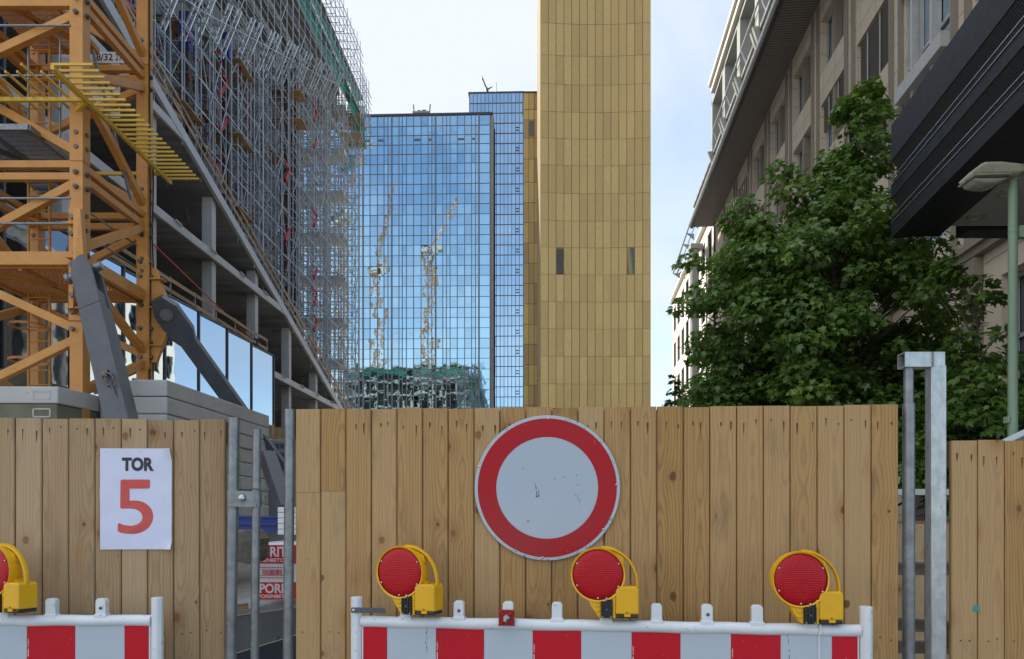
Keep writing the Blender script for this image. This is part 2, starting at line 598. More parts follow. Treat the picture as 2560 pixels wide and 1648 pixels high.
M['lamp_glass'] = mot('lamp_glass', (0.26, 0.26, 0.21), (0.32, 0.32, 0.26), 0.25, scale=6)
M['bark'] = mot('bark', (0.035, 0.028, 0.02), (0.06, 0.048, 0.035), 0.9, scale=9, bump=0.01, bscale=18, stretch=(1, 1, 0.3))
M['net'] = mot('green_net', (0.010, 0.17, 0.12), (0.018, 0.26, 0.19), 0.8, scale=0.8)
M['orange_strap'] = mot('orange_strap', (0.50, 0.09, 0.03), (0.42, 0.07, 0.025), 0.7, scale=5)
M['cloth_dark'] = mot('dark_cloth', (0.02, 0.02, 0.025), (0.04, 0.035, 0.04), 0.9, scale=8)
M['aac'] = mot('white_block', (0.60, 0.60, 0.58), (0.68, 0.68, 0.66), 0.9, scale=6)
M['wrap_white'] = mot('white_wrap', (0.60, 0.59, 0.60), (0.70, 0.69, 0.70), 0.4, scale=6, bump=0.002, bscale=12)
M['wrap_red'] = mot('red_print', (0.55, 0.012, 0.02), (0.48, 0.01, 0.018), 0.4, scale=6, bump=0.002, bscale=12)
M['rough_stone'] = mot('rough_stone', (0.17, 0.16, 0.13), (0.09, 0.085, 0.065), 0.95, scale=5, bump=0.02, bscale=14)
M['grey_panel'] = mot('grey_panel', (0.20, 0.205, 0.20), (0.25, 0.25, 0.245), 0.6, scale=2, spots=(6, 0.64, (0.14, 0.14, 0.14)))
M['blue_panel'] = mot('blue_grey_panel', (0.055, 0.065, 0.09), (0.075, 0.085, 0.11), 0.6, scale=3)
M['teal'] = mot('teal_cap', (0.01, 0.28, 0.24), (0.015, 0.32, 0.27), 0.5, scale=9)
M['rust'] = mot('nail_stain', (0.13, 0.075, 0.035), (0.075, 0.045, 0.025), 0.85, scale=30)
M['sky_glint'] = mot('glint_paint', (0.24, 0.25, 0.28), (0.32, 0.33, 0.36), 0.25, 0.5, scale=3)  # pale tone painted as sky reflected along the granite edges
M['scuff'] = mot('scuff', (0.05, 0.05, 0.05), (0.10, 0.09, 0.08), 0.8, scale=60)
M['tarp'] = mot('white_tarp', (0.66, 0.70, 0.76), (0.72, 0.75, 0.80), 0.5, scale=2)

_n = M['net'].node_tree
_tr = _n.nodes.new('ShaderNodeBsdfTransparent')
_mx = _n.nodes.new('ShaderNodeMixShader')
_mx.inputs[0].default_value = 0.25
_n.links.new(_n.nodes['Principled BSDF'].outputs[0], _mx.inputs[1])
_n.links.new(_tr.outputs[0], _mx.inputs[2])
_n.links.new(_mx.outputs[0], _n.nodes['Material Output'].inputs['Surface'])


def film(name, c0, fade, spots, sc=26.0):
    t = NT(name)
    v = t.coord()
    k = t.step(t.noise(v, 1.6, 3), 0.42, 0.7)
    c = t.mix(t.math('MULTIPLY', k, 0.7), c0, fade)
    f2 = t.step(t.noise(v, 4.5, 8, 0.75), 0.63, 0.72)
    c = t.mix(t.math('MULTIPLY', f2, 0.35), c, spots)
    # fine scratches and specks
    s = t.step(t.noise(t.coord('Object', (sc * 1.5, sc, sc * .35)), 1.6, 2, 0.5, 1.2), 0.735, 0.76)
    c = t.mix(t.math('MULTIPLY', s, 0.7), c, spots)
    vo = t.node('ShaderNodeTexVoronoi')
    t.put(vo.inputs['Vector'], v)
    vo.inputs['Scale'].default_value = sc
    d = t.math('SUBTRACT', 1.0, t.step(vo.outputs['Distance'], 0.03, 0.07))
    c = t.mix(t.math('MULTIPLY', d, 0.6), c, spots)
    t.put(t.b.inputs['Base Color'], c)
    t.b.inputs['Roughness'].default_value = 0.42
    t.b.inputs['Specular IOR Level'].default_value = 0.22
    return t.m


M['sign_red'] = film('sign_red_film', (0.40, 0.009, 0.016), (0.33, 0.035, 0.035), (0.42, 0.22, 0.20))
M['sign_white'] = film('sign_white_film', (0.40, 0.46, 0.53), (0.43, 0.49, 0.55), (0.22, 0.22, 0.22), 17.0)
M['board_red'] = film('board_red_film', (0.50, 0.008, 0.020), (0.44, 0.010, 0.022), (0.52, 0.28, 0.26))
M['board_white'] = film('board_white_film', (0.45, 0.50, 0.55), (0.41, 0.46, 0.51), (0.24, 0.24, 0.24))


def lens_mat():
    t = NT('red_lens')
    v = t.coord()
    sp = t.node('ShaderNodeSeparateXYZ')
    t.l.new(v, sp.inputs[0])
    a = t.math('ABSOLUTE', t.math('SINE', t.math('MULTIPLY', sp.outputs[0], math.pi / 0.0088)))
    b = t.math('ABSOLUTE', t.math('SINE', t.math('MULTIPLY', sp.outputs[2], math.pi / 0.0068)))
    h = t.math('MULTIPLY', t.math('POWER', a, 0.6), t.math('POWER', b, 0.6))
    t.bump(h, 0.0013, 0.6)
    t.put(t.b.inputs['Base Color'], t.mix(h, (0.34, 0.0015, 0.006), (0.50, 0.003, 0.012)))
    t.b.inputs['Roughness'].default_value = 0.14
    t.b.inputs['Specular IOR Level'].default_value = 0.3
    return t.m


M['lens'] = lens_mat()


def concrete(name, c0, c1, board=(0, 0, 0), bd=0.35, bscale=1.0):
    """board-marked concrete; board = axis along which the board joints are counted"""
    t = NT(name)
    v = t.coord()
    c = t.mix(t.ramp(t.noise(v, 0.9, 7, 0.65), [(0.3, 0.0), (0.7, 1.0)]), c0, c1)
    if any(board):
        d = t.node('ShaderNodeVectorMath', operation='DOT_PRODUCT')
        t.put(d.inputs[0], v)
        d.inputs[1].default_value = board
        w = t.math('FRACT', t.math('MULTIPLY', d.outputs['Value'], 1 / bd))
        fl = t.math('FLOOR', t.math('MULTIPLY', d.outputs['Value'], 1 / bd))
        wn3 = t.node('ShaderNodeTexWhiteNoise', noise_dimensions='1D')
        t.l.new(fl, wn3.inputs['W'])
        c = t.mix(t.math('MULTIPLY', wn3.outputs['Value'], 0.55), c, tuple(x * 0.5 for x in c0))
        ln = t.math('LESS_THAN', w, 0.07)
        c = t.mix(t.math('MULTIPLY', ln, 0.5), c, tuple(x * 0.35 for x in c0))
    streak = t.step(t.noise(t.coord('Object', (1.2, 1.2, 0.15)), 1.0, 5, 0.6), 0.55, 0.8)
    c = t.mix(t.math('MULTIPLY', streak, 0.4), c, tuple(x * 0.5 for x in c0))
    t.put(t.b.inputs['Base Color'], c)
    t.b.inputs['Roughness'].default_value = 0.85
    t.bump(t.noise(v, 14, 5, 0.6), 0.004)
    return t.m


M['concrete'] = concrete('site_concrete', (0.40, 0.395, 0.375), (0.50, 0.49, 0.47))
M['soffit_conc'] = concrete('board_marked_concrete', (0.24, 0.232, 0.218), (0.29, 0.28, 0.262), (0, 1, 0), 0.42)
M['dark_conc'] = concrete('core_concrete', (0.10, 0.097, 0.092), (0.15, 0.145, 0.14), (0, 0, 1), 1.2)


def glassy(name, tint, rough=0.02, wave=0.0, wscale=0.5, isl=0.0, metal=1.0):
    t = NT(name)
    c = tint
    if isl:
        wn3 = t.node('ShaderNodeTexWhiteNoise', noise_dimensions='1D')
        t.l.new(t.math('MULTIPLY', t.island(), 777.0), wn3.inputs['W'])
        c = t.mix(t.math('MULTIPLY', wn3.outputs['Value'], isl), tint, tuple(x * 0.55 for x in tint))
    t.put(t.b.inputs['Base Color'], c)
    t.b.inputs['Metallic'].default_value = metal
    t.b.inputs['Roughness'].default_value = rough
    if wave:
        t.bump(t.noise(t.coord(), wscale, 2, 0.5), wave)
    return t.m


M['tower_glass'] = glassy('tower_glass', (0.42, 0.61, 0.70), 0.015, 0.007, 0.7, 0.4)
M['tower_glass_deep'] = glassy('tower_glass_deep', (0.42, 0.56, 0.66), 0.015, 0.006, 0.6, 0.25)
M['site_glass'] = glassy('site_glass', (0.40, 0.49, 0.58), 0.02, 0.004, 0.7)
M['dark_glass'] = glassy('dark_glass', (0.16, 0.18, 0.21), 0.03, 0.004, 0.8)
M['win_glass'] = glassy('window_glass', (0.30, 0.36, 0.42), 0.02, 0.002, 1.0, 0.5)


def gold(name, c0, c1, c2, pw, ph, metal=0.25):
    """anodised panels: every panel its own tone, fine vertical brushing"""
    t = NT(name)
    uv = t.node('ShaderNodeTexCoord').outputs['UV']
    wn3 = t.node('ShaderNodeTexWhiteNoise', noise_dimensions='1D')
    t.l.new(t.math('MULTIPLY', t.island(), 731.0), wn3.inputs['W'])
    c = t.mix(wn3.outputs['Value'], c0, c1)
    v = t.coord('Object', (1.0, 1.0, 0.35))
    c = t.mix(t.math('MULTIPLY', t.ramp(t.noise(v, 1.6, 7, 0.7), [(0.35, 0), (0.75, 1)]), 0.55), c, c2)
    c = t.mix(t.math('MULTIPLY', t.step(t.noise(t.coord('Object', (9, 9, 1.2)), 1.0, 6, 0.75), 0.5, 0.75), 0.3), c, tuple(x * 0.6 for x in c2))
    sp_ = t.noise(t.coord('Object', (1, 1, 1)), 7.0, 3, 0.7)
    c = t.mix(t.math('MULTIPLY', t.ramp(sp_, [(0.35, 0), (0.7, 1)]), 0.42), c, tuple(x * 0.55 for x in c1))
    t.put(t.b.inputs['Base Color'], c)
    t.b.inputs['Metallic'].default_value = metal
    t.b.inputs['Roughness'].default_value = 0.42
    t.bump(t.noise(t.coord('Object', (3, 3, 0.6)), 1.0, 4), 0.01)
    return t.m


M['gold'] = gold('gold_panels', (0.51, 0.345, 0.12), (0.38, 0.25, 0.085), (0.42, 0.28, 0.095), 1.17, 4.0)
M['return'] = mot('return_metal', (0.17, 0.155, 0.15), (0.21, 0.19, 0.18), 0.5, 0.2, scale=1)
M['joint'] = mot('joint_metal', (0.20, 0.14, 0.058), (0.24, 0.165, 0.07), 0.6, scale=1)
M['gold_low'] = gold('bronze_panels', (0.60, 0.42, 0.14), (0.32, 0.21, 0.09), (0.42, 0.28, 0.10), 1.2, 3.5)
M['louver'] = mot('louver_metal', (0.10, 0.10, 0.10), (0.14, 0.135, 0.13), 0.5, 0.4, scale=2)


def rainbow_mat():
    t = NT('rainbow_pane')
    v = t.node('ShaderNodeTexCoord').outputs['UV']
    sp = t.node('ShaderNodeSeparateXYZ')
    t.l.new(v, sp.inputs[0])
    f = t.math('ADD', t.math('MULTIPLY', sp.outputs[0], 0.9), t.math('MULTIPLY', sp.outputs[1], 0.35))
    t.put(t.b.inputs['Base Color'], t.ramp(f, [(0.15, (0.16, 0.05, 0.035)), (0.4, (0.28, 0.16, 0.02)), (0.6, (0.12, 0.2, 0.05)), (0.8, (0.05, 0.09, 0.05)), (1.0, (0.10, 0.05, 0.05))]))
    t.b.inputs['Roughness'].default_value = 0.3
    return t.m


M['rainbow'] = rainbow_mat()


def stone_mat(name, c0, c1, bw, bh):
    t = NT(name)
    uv = t.node('ShaderNodeTexCoord').outputs['UV']
    br = t.node('ShaderNodeTexBrick', offset=0.0)
    t.put(br.inputs['Vector'], uv)
    br.inputs['Scale'].default_value = 1.0
    br.inputs['Brick Width'].default_value = bw
    br.inputs['Row Height'].default_value = bh
    br.inputs['Mortar Size'].default_value = 0.012
    br.inputs['Mortar Smooth'].default_value = 0.2
    br.inputs['Bias'].default_value = 0.0
    t.put(br.inputs['Color1'], c0)
    t.put(br.inputs['Color2'], c1)
    t.put(br.inputs['Mortar'], tuple(x * 0.3 for x in c0))
    v = t.coord()
    st = t.step(t.noise(t.coord('Object', (0.8, 0.8, 0.14)), 1.0, 6, 0.7), 0.5, 0.75)
    c = t.mix(t.math('MULTIPLY', st, 0.28), br.outputs['Color'], tuple(x * 0.55 for x in c0))
    c = t.mix(t.math('MULTIPLY', t.noise(v, 5, 6, 0.7), 0.3), c, c1)
    t.put(t.b.inputs['Base Color'], c)
    t.b.inputs['Roughness'].default_value = 0.8
    t.bump(t.math('SUBTRACT', t.math('MULTIPLY', t.noise(v, 9, 4), 0.2), br.outputs['Fac']), 0.01)
    return t.m


M['stone'] = stone_mat('stone_slabs', (0.64, 0.54, 0.415), (0.57, 0.48, 0.365), 1.25, 0.82)


def slat_mat():
    t = NT('soffit_slats')
    v = t.coord()
    d = t.node('ShaderNodeVectorMath', operation='DOT_PRODUCT')
    t.put(d.inputs[0], v)
    d.inputs[1].default_value = (0.089, 0.996, 0)
    w = t.math('FRACT', t.math('MULTIPLY', d.outputs['Value'], 1 / 0.16))
    ln = t.math('LESS_THAN', w, 0.25)
    c = t.mix(ln, (0.19, 0.165, 0.152), (0.05, 0.043, 0.04))
    t.put(t.b.inputs['Base Color'], c)
    t.b.inputs['Roughness'].default_value = 0.6
    t.bump(t.math('SUBTRACT', 1.0, ln), 0.02)
    return t.m


M['slats'] = slat_mat()


def leaf_mat(name, c0, c1, c2):
    t = NT(name)
    wn3 = t.node('ShaderNodeTexWhiteNoise', noise_dimensions='1D')
    t.l.new(t.math('MULTIPLY', t.island(), 731.0), wn3.inputs['W'])
    c = t.mix(wn3.outputs['Value'], c0, c1)
    c = t.mix(t.step(t.noise(t.coord(), 1.1, 3), 0.5, 0.75), c, c2)
    t.put(t.b.inputs['Base Color'], c)
    t.b.inputs['Roughness'].default_value = 0.36
    t.b.inputs['Specular IOR Level'].default_value = 0.5
    tr = t.node('ShaderNodeBsdfTranslucent')
    t.put(tr.inputs['Color'], t.mix(0.6, c, (0.16, 0.30, 0.02)))
    mx = t.node('ShaderNodeMixShader')
    mx.inputs[0].default_value = 0.38
    t.l.new(t.b.outputs[0], mx.inputs[1])
    t.l.new(tr.outputs[0], mx.inputs[2])
    t.l.new(mx.outputs[0], t.n['Material Output'].inputs['Surface'])
    return t.m


M['leaf'] = leaf_mat('maple_leaf', (0.085, 0.165, 0.036), (0.125, 0.22, 0.045), (0.185, 0.29, 0.038))
M['leaf_far'] = leaf_mat('far_leaf', (0.020, 0.060, 0.030), (0.030, 0.080, 0.035), (0.035, 0.085, 0.03))


def ribbed():
    t = NT('ribbed_granite')
    d = t.node('ShaderNodeVectorMath', operation='DOT_PRODUCT')
    t.put(d.inputs[0], t.coord())
    d.inputs[1].default_value = (.142, .99, 0)
    w = t.math('ABSOLUTE', t.math('SINE', t.math('MULTIPLY', d.outputs['Value'], math.pi / .03)))
    t.put(t.b.inputs['Base Color'], t.mix(w, (0.010, 0.0105, 0.012), (0.020, 0.021, 0.024)))
    t.b.inputs['Roughness'].default_value = 0.55
    t.bump(w, .02)
    return t.m


M['ribbed'] = ribbed()
# ------------------------------------------------------------------ ground
g = MB()
g.add([(-1500, -1500, -0.02), (1500, -1500, -0.02), (1500, 1500, -0.02), (-1500, 1500, -0.02)], [(0, 1, 2, 3)])
tag(g.build('ground', M['asphalt'], fix=False), 'asphalt ground of the street, made pale to bounce light upward', kind='structure')
g = MB()
for k in range(30):
    y0, y1 = -8 + k * 4.0, -8 + k * 4.0 + 3.99
    x0, x1 = 7.0 + 0.089 * y0, 7.0 + 0.089 * y1
    g.prism([(x0, y0, -0.1), (x0 + 3.2, y0, -0.1), (x1 + 3.2, y1, -0.1), (x1, y1, -0.1)], (0, 0, 0.22))
tag(g.build('pavement', M['paving']), 'grey paved sidewalk along the stone building', kind='structure')


def panel_grid(mb, fr, ss, zs, skip=None, o=0.0, tilt=0.0, seed=1, depth=None, gap=0.0):
    """one quad per cell of the plane; every pane leans a little differently"""
    rg = random.Random(seed)
    for i in range(len(ss) - 1):
        for j in range(len(zs) - 1):
            if skip and skip(i, j):
                continue
            a, b, c, d = ss[i] + gap, ss[i + 1] - gap, zs[j] + gap, zs[j + 1] - gap
            t1 = rg.gauss(0, tilt) * (b - a) / 2
            t2 = rg.gauss(0, tilt) * (d - c) / 2
            mb.add([fr.pt(a, o - t1 - t2, c), fr.pt(b, o + t1 - t2, c), fr.pt(b, o + t1 + t2, d), fr.pt(a, o - t1 + t2, d)], [(0, 1, 2, 3)],
                   [(0, 0), (1, 0), (1, 1), (0, 1)])


# ------------------------------------------------------------------ glass tower, front block
YB = 130.0
gp = P(1040, 1290, YB)
yaw = R(2.0)
fr = Fr((gp.x - 40 * math.cos(yaw), gp.y + 40 * math.sin(yaw)), (gp.x + 40 * math.cos(yaw), gp.y - 40 * math.sin(yaw)))
zx = [95, 127, 160, 218, 280, 335, 368, 400, 460, 488, 522, 582, 645, 703, 735, 767, 827, 857, 888, 948, 1010, 1068, 1100, 1130, 1222]
ss = [fr.s(860 + x * .2987) for x in zx]
while ss[0] > fr.s(690):
    ss.insert(0, ss[0] - (2.35 if len(ss) % 3 else 4.1) * 0.55)
zy = [1290 - 0]
rows_px = [290, 316, 339, 362, 386, 410, 435, 461, 486, 511.5, 537, 564, 589, 613, 639, 665, 690, 716, 743, 770, 795, 821, 847, 872, 897, 924, 949, 975, 1001, 1027]
zs = [EYE + (HZ - y) * YB / F for y in rows_px]
while zs[-1] > 2.4:
    zs.append(zs[-1] - 1.80)
zs = list(reversed(zs))
ztop = zs[-1]
root = thing('glass_tower', 'tall blue mirror-glass office tower with a finely gridded facade reflecting cranes and clouds', 'tower', fr.pt(40, 0, 0))
mb = MB()
panel_grid(mb, fr, ss, zs, tilt=0.0036, seed=3)
mb.build('glass_facade', M['tower_glass'], root, fix=False)
mb = MB(fr.M())
for i, s in enumerate(ss):
    w = 0.26 if i in (len(ss) - 1 - 22, len(ss) - 1 - 17, len(ss) - 1 - 9, len(ss) - 1 - 1) else 0.12
    mb.box((s - w / 2, -0.16, 0.2), (s + w / 2, 0.05, ztop))
for j, z in enumerate(zs):
    mb.box((ss[0], -0.1, z - 0.026), (ss[-1], 0.04, z + 0.026))
mb.build('mullion', M['mullion'], root)
mb = MB(fr.M())
sR = ss[-1]
mb.box((ss[0], 0.2, 0.0), (sR - 0.2, 1.2, ztop - 0.2))
mb.build('core', M['dark_metal'], root)
mb = MB(fr.M())
mb.box((sR + 0.02, -0.1, 0.0), (sR + .62, 1.2, ztop - 0.15))
mb.build('return_wall', M['return'], root)
mb = MB(fr.M())
mb.box((ss[0], -0.22, ztop), (sR + .5, 4, ztop + 0.35))
mb.build('roof_edge', M['dark_metal'], root)
mb = MB(fr.M())
for z in (zs[-4], ):
    for i in (2, 4, 11, 13, 19, 21):
        k = len(ss) - 25 + i
        mb.box((ss[k] + .12, -0.13, z + 0.72), (ss[k + 1] - .12, 0.02, z + 1.0))
mb.build('vent_flap', M['louver'], root)
# cleaning cradle on its roof
cs = fr.s(1052)
ct = thing('roof_cradle', 'small facade cleaning cradle with two upright arms on the glass tower roof', 'cradle', fr.pt(cs, -1.2, ztop + .35))
mb = MB(fr.M(cs, -1.2, ztop + .35))
mb.box((-1.1, -.8, 0.0), (1.1, .8, 0.3))
mb.box((-1.5, -1.0, 0.3), (1.5, 1.0, 0.62))
mb.build('platform', M['grey_panel'], ct)
for sx in (-1, 1):
    mb = MB(fr.M(cs, -1.2, ztop + .35))
    mb.bar((sx * 1.35, 0, 0.6), (sx * 1.5, 0, 2.3), 0.2)
    mb.build('upright', M['grey_panel'], ct)
mb = MB(fr.M(cs, -1.2, ztop + .35))
mb.box((0.1, -.4, 0.62), (.8, .4, 1.15))
mb.bar((0.2, 0, 1.05), (-.75, 0, 1.3), 0.12)
mb.build('winch', M['dark_metal'], ct)

# ------------------------------------------------------------------ blue block behind
Y2 = 132.5
p0, p1 = P(1174, 1290, Y2), P(1308, 1290, Y2 - .3)
fr2 = Fr((p0.x, p0.y), (p1.x, p1.y))
n2 = 14
ss2 = [fr2.L * i / n2 for i in range(n2 + 1)]
zt2 = EYE + (HZ - 234) * Y2 / F
zs2 = []
z = zt2
while z > 1:
    zs2.insert(0, z)
    z -= 25.3 * Y2 / F
root = thing('glass_block', 'narrower blue glass block rising behind the mirror tower beside the bronze strip', 'tower', fr2.pt(5, 0, 0))
mb = MB()
panel_grid(mb, fr2, ss2, zs2, tilt=0.0022, seed=8)
mb.build('glass_facade', M['tower_glass_deep'], root, fix=False)
mb = MB(fr2.M())
for s in ss2:
    mb.box((s - .05, -0.12, 0.2), (s + .05, 0.04, zt2))
for j, z in enumerate(zs2):
    mb.box((0, -0.09, z - .055), (fr2.L, 0.03, z + .055))
for j in range(0, len(zs2) - 4, 2):
    mb.box((ss2[12], -0.1, zs2[j] + .45), (ss2[13], 0.02, zs2[j] + .6))
    mb.box((ss2[12], -0.1, zs2[j] + .95), (ss2[13], 0.02, zs2[j] + 1.1))
mb.build('mullion', M['mullion'], root)
mb = MB(fr2.M())
mb.box((-0.1, 0.12, 0), (fr2.L, 16, zt2 - .1))
mb.box((-0.25, -0.1, zt2), (fr2.L + .1, 16, zt2 + .22))
mb.build('core', M['dark_metal'], root)
st = fr2.pt(fr2.s(1215), -2, zt2 + .22)
mb = MB(Matrix.Translation(st))
mb.tube((0, 0, 0), (0.15, 0, 1.1), .22, 6, .16)
mb.tube((0.15, 0, 1.0), (-.1, 0, 2.0), .3, 6, .2)
mb.tube((-.1, 0, 1.9), (-.75, 0, 3.6), .16, 6, .1)
mb.tube((-.75, 0, 3.4), (-.95, 0, 4.1), .18, 6, .05)
mb.tube((0.1, 0, 1.6), (1.0, 0, 2.1), .16, 6, .08)
mb.tube((0.1, 0, 1.0), (.75, 0, .6), .14, 6, .07)
tag(mb.build('roof_figure', M['dark_metal']), 'small dark winged figure sculpture on the blue block roof', 'sculpture')
mb = MB(Matrix.Translation(fr2.pt(fr2.s(1241), -2, zt2 + .22)))
mb.box((-.3, -.3, 0), (.3, .3, .35))
mb.tube((-.1, 0, .3), (-.1, 0, 1.7), .1, 6)
mb.tube((-.1, 0, 1.7), (-.1, 0, 2.9), .035, 5)
tag(mb.build('roof_antenna', M['dark_metal']), 'thin antenna mast on the blue block roof', 'antenna')

# ------------------------------------------------------------------ bronze strip block
Y3 = 126.0
p0, p1 = P(1308.6, 1290, Y3), P(1420, 1290, Y3)
fr3 = Fr((p0.x, p0.y), (p1.x, p1.y))
w3 = (1322 - 1308.6) * Y3 / F
ss3 = [w3 * i for i in range(9)]
rp = [232, 274, 300, 345, 398, 456, 507, 557, 608, 658, 709, 760, 811, 861, 912, 963, 1013, 1064, 1115, 1166, 1217, 1268]
zs3 = list(reversed([EYE + (HZ - y) * Y3 / F for y in rp]))
root = thing('bronze_block', 'low strip of bronze panelled building between the blue block and the gold tower', 'building', fr3.pt(3, 0, 0))
mb = MB()
panel_grid(mb, fr3, ss3, zs3, tilt=0.003, seed=5, gap=0.035)
mb.build('cladding', M['gold_low'], root, fix=False)
mb = MB(fr3.M())
mb.box((0, 0.06, 0), (ss3[-1], 14, zs3[-1] - .05))
mb.box((-.1, -.1, zs3[-1]), (ss3[-1], 14, zs3[-1] + .2))
mb.build('core', M['dark_metal'], root)
mb = MB(fr3.M())
mb.box((ss3[1] + .06, -.08, zs3[-4] + .3), (ss3[2] - .06, -.005, zs3[-3] - .2))
mb.build('louver', M['louver'], root)

# ------------------------------------------------------------------ gold tower with a hollow curved face
YG = 108.0
XL, XR = P(1351, 0, YG).x, P(1627, 0, YG).x
HALF = (XR - XL) / 2
XM = (XL + XR) / 2
SAG = 0.5
ncol = 14
xs = [XL + (XR - XL) * i / ncol for i in range(ncol + 1)]


def gy(x):
    return YG + SAG * (1 - ((x - XM) / HALF) ** 2)


rp = [-130, -50, 0 - 0, 56, 136, 208, 277, 344, 411, 481, 550, 617, 685, 753, 821, 890, 959, 1028, 1097, 1166, 1235]
rp.remove(0)
zg = list(reversed([EYE + (HZ - y) * YG / F for y in rp]))
zg.insert(0, 0.0)
root = thing('gold_tower', 'tall windowless gold panelled tower with a gently hollowed front', 'tower', (XM, YG + 7, 0))
mb = MB()
rg = random.Random(4)
wins = {}
for i in range(ncol):
    for j in range(len(zg) - 1):
        zt, zb = zg[j + 1], zg[j]
        key = (i, round(HZ - (zt - EYE) * F / YG))
        if key in ((2, 617), (11, 617)):
            wins[i] = (zb, zt)
            continue
        a, b = xs[i] + .04, xs[i + 1] - .04
        e = rg.gauss(0, .004)
        mb.add([(a, gy(a) + e, zb + .024), (b, gy(b) - e, zb + .024), (b, gy(b) - e, zt - .024), (a, gy(a) + e, zt - .024)], [(0, 1, 2, 3)],
               [(0, 0), (1, 0), (1, 1), (0, 1)])
mb.build('cladding', M['gold'], root, fix=False)
mb = MB()
pl = [(x, gy(x) + .1, 0) for x in xs] + [(XR, YG + 14, 0), (XL, YG + 14, 0)]
mb.prism(pl, (0, 0, zg[-1] - .1))
mb.build('core', M['joint'], root)
mb = MB()
a, b = xs[2] + .05, xs[3] - .05
zb, zt = wins[2]
n = 22
for k in range(n):
    z = zb + .1 + (zt - zb - .2) * k / n
    mb.add([(a, gy(a) - .02, z), (b, gy(b) - .02, z), (b, gy(b) + .07, z + .13), (a, gy(a) + .07, z + .13)], [(0, 1, 2, 3)])
mb.build('louver', M['louver'], root, fix=False)
mb = MB()
a, b = xs[11] + .05, xs[12] - .05
zb, zt = wins[11]
mb.add([(a, gy(a) + .03, zb + .05), (b, gy(b) + .03, zb + .05), (b, gy(b) + .03, zt - .05), (a, gy(a) + .03, zt - .05)], [(0, 1, 2, 3)], [(0, 0), (1, 0), (1, 1), (0, 1)])
mb.build('coloured_pane', M['rainbow'], root, fix=False)

# ------------------------------------------------------------------ concrete building under construction (left)


def FX(y):
    return -16.3 + 0.041 * y


def slope_z(y):
    return 19.9 - 0.327 * (y - 31)


def under_z(y):
    if y < 27:
        return 22.4 + (27 - y) * 0.16
    if y < 35.4:
        return 22.4 + (y - 27) * 0.37
    return min(25.5 + 0.432 * (y - 35.4), 35.9)


YE = 66.0
DEEP = 15.0
site = thing('concrete_shell', 'bare concrete building shell with a sloping cut through its floors, wrapped in scaffolding', 'building', (FX(40) - 7, 40, 0))
# floor slabs with a paler edge
for z in (18.9, 14.6, 10.3, 6.0):
    ye = min(YE, 31 + (19.9 - z) / 0.327 - .2)
    y0 = 12.0
    mb = MB()
    mb.prism([(FX(y0) - .12, y0, z), (FX(ye) - .12, ye, z), (FX(ye) - DEEP, ye, z), (FX(y0) - DEEP, y0, z)], (0, 0, -.30))
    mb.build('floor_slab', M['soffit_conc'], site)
    mb = MB()
    mb.prism([(FX(y0), y0, z + .03), (FX(ye), ye, z + .03), (FX(ye) - .12, ye, z + .03), (FX(y0) - .12, y0, z + .03)], (0, 0, -.37))
    mb.build('slab_edge', M['concrete'], site)
# the sloping deck
mb = MB()
ya, yb = 12.0, YE
mb.prism([(FX(ya) - .15, ya, slope_z(ya)), (FX(yb) - .15, yb, slope_z(yb)), (FX(yb) - DEEP, yb, slope_z(yb)), (FX(ya) - DEEP, ya, slope_z(ya))], (0, 0, -.36))
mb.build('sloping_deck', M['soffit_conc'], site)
mb = MB()
mb.prism([(FX(ya) + .02, ya, slope_z(ya) + .06), (FX(yb) + .02, yb, slope_z(yb) + .06), (FX(yb) - .15, yb, slope_z(yb) + .06), (FX(ya) - .15, ya, slope_z(ya) + .06)], (0, 0, -.5))
mb.build('deck_edge', M['concrete'], site)
# columns
lv = [0, 6.0, 10.3, 14.6, 18.9]
for y in (20.0, 25.8, 31.6, 37.4, 43.0, 48.7, 54.4, 60.0):
    for k in range(len(lv)):
        zb = lv[k]
        zt = lv[k + 1] - .3 if k + 1 < len(lv) else 99
        zt = min(zt, slope_z(y) - .3)
        if zt - zb < .6:
            continue
        for dx in (0.55, 6.5):
            mb = MB()
            x = FX(y) - dx
            mb.box((x - .25, y - .25, zb), (x + .25, y + .25, zt))
            mb.build('column', M['concrete'], site)
# core wall deep inside, under and over the slope
mb = MB()
mb.prism([(FX(12) - DEEP, 12, 0), (FX(58) - DEEP, 58, 0), (FX(58) - DEEP, 58, slope_z(58)), (FX(12) - DEEP, 12, slope_z(12))], (-.4, 0, 0))
mb.prism([(FX(12) - DEEP - .6, 12, 0), (FX(50) - DEEP - .6, 50, 0), (FX(50) - DEEP - .6, 50, 38), (FX(12) - DEEP - .6, 12, 38)], (-.4, 0, 0))
mb.prism([(FX(12), 12, 0), (FX(12) - DEEP, 12, 0), (FX(12) - DEEP, 12, 38), (FX(12), 12, 38)], (0, -.4, 0))
mb.prism([(FX(62) - DEEP, 62, 0), (FX(62) - 6.2, 62, 0), (FX(62) - 6.2, 62, 36), (FX(62) - DEEP, 62, 36)], (0, .4, 0))
mb.build('core_wall', M['dark_conc'], site)
